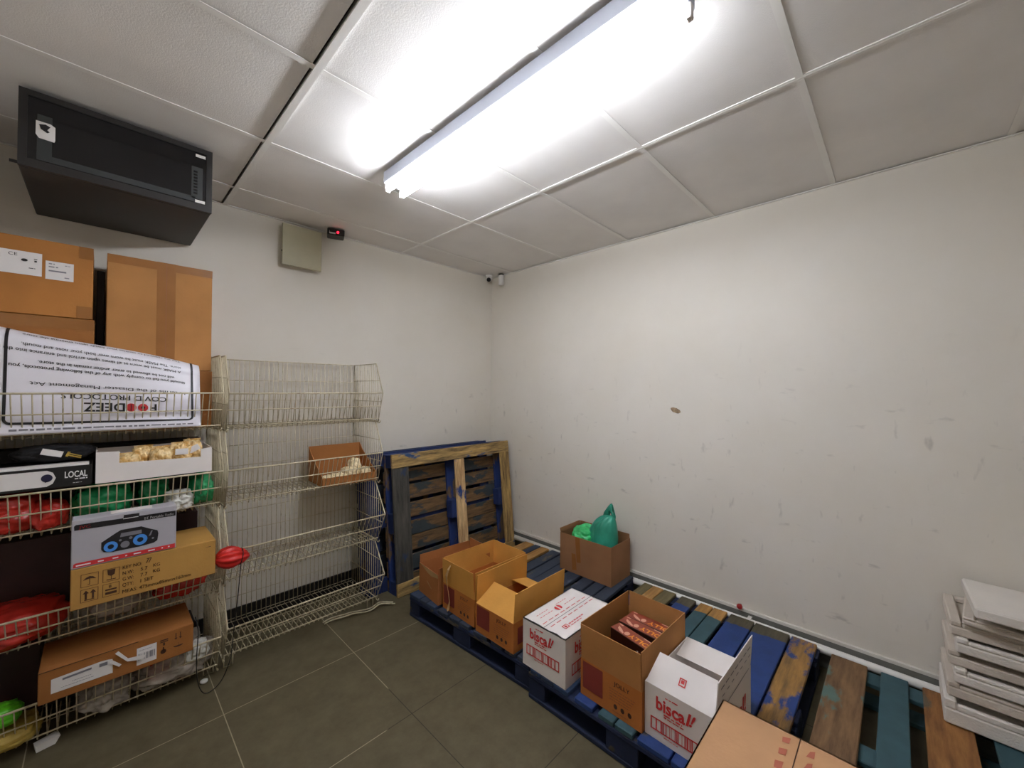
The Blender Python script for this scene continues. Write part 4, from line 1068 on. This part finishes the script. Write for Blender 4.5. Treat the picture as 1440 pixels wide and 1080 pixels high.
# red nylon pouch poking out at the right
rp_ = empty('drawstring_pouch', (-2.316, -.555, .647)); tag(rp_, 'red nylon drawstring pouch poking out of the right side of the crowded rack', 'pouch')
Tm = Matrix.Rotation(R(101), 4, 'Y') @ Matrix.Rotation(R(-3), 4, 'X') @ Matrix.Diagonal((.95, .95, .84, 1))
m = MB(); m.lathe([(.020, -.02), (.040, -.0), (.050, .03), (.053, .055), (.049, .078), (.041, .094), (.037, .104), (.036, .114), (.026, .132), (.008, .152)], 60, Tm, True, .09, 9); m.build('pouch_body', 'red_cloth', rp_)
m = MB(); 
ring_ = [Tm @ Vector((.0405 * math.cos(t), .0405 * math.sin(t), .104)) for t in [2 * PI * k / 24 for k in range(24)]]
m.tube(ring_, .0022, 6, closed=True); m.build('drawstring', 'cord', rp_)
def spline(P, n=8):
    P = [Vector(p) for p in P]; out = []
    for i in range(len(P) - 1):
        a, b, c, d = P[max(i - 1, 0)], P[i], P[i + 1], P[min(i + 2, len(P) - 1)]
        for k in range(n):
            t = k / n
            out.append(.5 * ((2 * b) + (c - a) * t + (2 * a - 5 * b + 4 * c - d) * t * t + (3 * b - a - 3 * c + d) * t ** 3))
    return out + [P[-1]]
cd = MB(); cd.tube(spline([(-2.232, -.575, .600), (-2.240, -.565, .45), (-2.252, -.55, .28), (-2.262, -.54, .14), (-2.29, -.53, .045), (-2.33, -.54, .012), (-2.37, -.55, .02), (-2.395, -.555, .09), (-2.40, -.555, .2), (-2.395, -.55, .32), (-2.40, -.50, .374)]), .0022, 6)
o = cd.build('hanging_cord', 'cord', rp_); o.matrix_parent_inverse = Matrix.Translation(-Vector(rp_.location))
# bottom tier (basket floor at 0.04)
o, w, d, h = box_thing('shipping_carton', 'long brown carton with white shipping labels in the bottom basket', 'carton', (-2.887, -.545, .241), (-2.412, -.28, .368), 'cb_low')
P_ = fp(o, w, d); F2 = plane((-w / 2, -d / 2 - .0012, 0), (1, 0, 0), (0, 0, 1))
l1 = Print().poly([(.034, .032), (.206, .030), (.205, .088), (.19, .092), (.17, .094), (.034, .088)]).build('shipping_label', 'paper', o, P_)
pr = Print(); pr.poly([(.064, .072), (.144, .076), (.144, .084), (.064, .080)]); pr.rect(.166, .072, .19, .086); pr.scribble(.09, .055, .145, .002, 3); pr.scribble(.06, .044, .15, .002, 4); pr.build('label_print', 'ink_grey', l1, F2)
l2 = Print().rect(.280, .022, .345, .096).build('shipping_label', 'paper', o, P_)
pr = Print(); pr.bars(.284, .042, .340, .070, 4, .5); pr.scribble(.288, .082, .33, .002, 5); pr.build('barcode', 'ink_grey', l2, F2)
m = MB(); m.prism([(.195, 0, .078), (.225, 0, .048), (.232, 0, .054), (.205, 0, .084)], (0, .0015, 0), Matrix.Translation((-w / 2, -d / 2 - .006, 0))); m.prism([(.212, 0, .110), (.222, 0, .116), (.252, 0, .072), (.31, 0, .062), (.300, 0, .045), (.25, 0, .060)], (0, .0015, 0), Matrix.Translation((-w / 2, -d / 2 - .010, 0))); m.build('torn_label', 'paper', o)
pr = Print()
for dx in (0, .016): pr.rect(.410 + dx, .082, .413 + dx, .108); pr.poly([(.406 + dx, .086), (.417 + dx, .086), (.4115 + dx, .078)])
pr.rect(.357, .092, .384, .097); pr.rect(.357, .085, .384, .089); pr.rect(.367, .07, .373, .083)
pr.disc(.368, .044, .010); pr.rect(.366, .05, .370, .064); pr.disc(.42, .050, .017, .007, a0=PI, a1=2 * PI); pr.rect(.4195, .05, .4205, .063); pr.build('handling_mark', 'ink_brown', o, P_)
Print().poly([(.0, h - .001), (w * .60, h - .001), (w * .6, h - .004), (.0, h - .004)]).build('lid_seam', 'ink_brown', o, P_)
bag('crumpled clear plastic film in the right of the bottom basket', (-2.47, -.34, .135), (.155, .13, .085), 61, 'clear_bag', .3, freq=2.4)
bag('second lump of clear plastic film in the middle of the bottom basket', (-2.70, -.36, .12), (.09, .10, .065), 62, 'clear_bag', .3)
bag('white crumpled bag under the right end of the shipping carton', (-2.385, -.445, .185), (.05, .028, .045), 63, 'grey_bag', .3)
bag('red printed packet behind the wires of the bottom basket', (-2.525, -.415, .155), (.05, .02, .06), 64, 'red_bag', .15, name='packet')
bag('lime green packet at the left end of the bottom basket', (-3.0, -.40, .185), (.07, .06, .04), 65, 'lime', .15, name='packet')
bag('ochre packet lying under the lime green one in the bottom basket', (-2.98, -.38, .095), (.10, .09, .045), 66, 'ochre', .15, name='packet')
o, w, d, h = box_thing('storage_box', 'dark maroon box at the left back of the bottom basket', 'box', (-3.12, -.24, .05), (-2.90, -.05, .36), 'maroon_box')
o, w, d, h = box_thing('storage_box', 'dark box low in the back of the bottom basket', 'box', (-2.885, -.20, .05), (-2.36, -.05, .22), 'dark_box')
# white plastic scrap under the rack
m = MB()
sc_ = [(-.03, 0, .0), (.022, 0, .0), (.036, 0, .026), (.024, 0, .032), (-.033, 0, .026)]
m.prism(sc_, (0, .035, 0)); o = m.build('plastic_scrap', 'white_plastic'); o.location = (-2.865, -.43, .001); o.rotation_euler = (0, 0, R(12)); tag(o, 'white plastic scrap on the floor under the crowded rack', 'scrap')
m = MB(); m.lathe([(.013, 0), (.016, .003), (.016, .010), (.009, .013)], 18); o = m.build('castor_cup', 'white_plastic'); o.location = (-2.352, -.432, .001); tag(o, 'small round clear cup on the floor at the right foot of the crowded rack', 'cup')

# ================================================================== NEARLY EMPTY RACK: carton tray with cream packets
ty = empty('display_carton', (-1.60, -.395, .8655), R(-2)); tag(ty, 'brown sloped display carton of cream packets in the nearly empty rack', 'carton')
w, d = .345, .27; t_ = .004
m = MB(); m.box((-w / 2, 0, 0), (w / 2, d, t_)); m.box((-w / 2, 0, t_), (w / 2, t_, .055)); m.box((-w / 2, d - t_, t_), (w / 2, d, .225))
for x in (-w / 2, w / 2 - t_): m.prism([(x, t_, t_), (x, d - t_, t_), (x, d - t_, .225), (x, d * .8, .18), (x, t_, .055)], (t_, 0, 0))
m.build('carton_body', 'cb_tray', ty)
for k, (x, y, z_, s, lab) in enumerate([(-.12, .06, .032, (.045, .05, .026), 'leftmost cream packet in the sloped display carton'), (-.05, .07, .034, (.05, .055, .028), 'second cream packet from the left in the sloped display carton'), (.03, .09, .05, (.052, .06, .04), 'middle cream packet in the sloped display carton'), (.085, .15, .075, (.042, .045, .06), 'upright cream packet at the back right of the sloped display carton'), (.122, .075, .045, (.042, .05, .036), 'rightmost cream packet in the sloped display carton')]):
    m = MB(); m.blob((0, 0, 0), s, 70 + k, .22, 2.2, flat=.2); o = m.build('cream_packet', 'cream_bag'); o.location = Vector(ty.location) + Matrix.Rotation(R(-2), 3, 'Z') @ Vector((x, y, z_ + .004)); tag(o, lab, 'packet', 'cream packets in the display carton')

# two loose wire prongs on the floor
for k in range(2):
    m = MB(); pts = []
    for i in range(30):
        f = i / 29; pts.append((-1.74 + .43 * f, -.335 - .085 * f - .026 * k + .012 * math.sin(f * 17 + .4 * k) * (1.3 if f > .5 else .5), .006 + .014 * abs(math.sin(f * 6))))
    m.tube(pts, .0042, 7); o = m.build('wire_prong', 'wire'); tag(o, ['wavy cream wire prong on the floor nearer the racks', 'wavy cream wire prong on the floor nearer the pallets and the room'][k], 'wire', 'loose wire prongs on the floor')

# ================================================================== CAMERA, WORLD, VIEW
F, YAW, PIT, ROL = 561.3225803, 0.76989898, 0.0114634968, 0.0065597072
cam = bpy.data.cameras.new('camera'); co = bpy.data.objects.new('camera', cam); COL.objects.link(co)
fw = Vector((math.cos(YAW) * math.cos(PIT), math.sin(YAW) * math.cos(PIT), math.sin(PIT)))
rt = Vector((math.sin(YAW), -math.cos(YAW), 0)); up = rt.cross(fw)
r2 = rt * math.cos(ROL) + up * math.sin(ROL); u2 = -rt * math.sin(ROL) + up * math.cos(ROL)
co.matrix_world = Matrix(((r2.x, u2.x, -fw.x, -2.73330164), (r2.y, u2.y, -fw.y, -2.94110116), (r2.z, u2.z, -fw.z, 1.4852017), (0, 0, 0, 1)))
cam.sensor_fit = 'HORIZONTAL'; cam.sensor_width = 36.0; cam.lens = 36.0 * F / 1440.0; cam.clip_start = 0.02
sc = bpy.context.scene; sc.camera = co
wd_ = bpy.data.worlds.new('world'); sc.world = wd_; wd_.use_nodes = True
wd_.node_tree.nodes['Background'].inputs[0].default_value = (0.5, 0.5, 0.5, 1); wd_.node_tree.nodes['Background'].inputs[1].default_value = 0.05
vs_ = sc.view_settings; vs_.view_transform = 'Standard'; vs_.look = 'None'; vs_.gamma = 1.0; vs_.use_curve_mapping = False; vs_.exposure = 1.35
try: sc.cycles.max_bounces = 10; sc.cycles.diffuse_bounces = 6
except Exception: pass
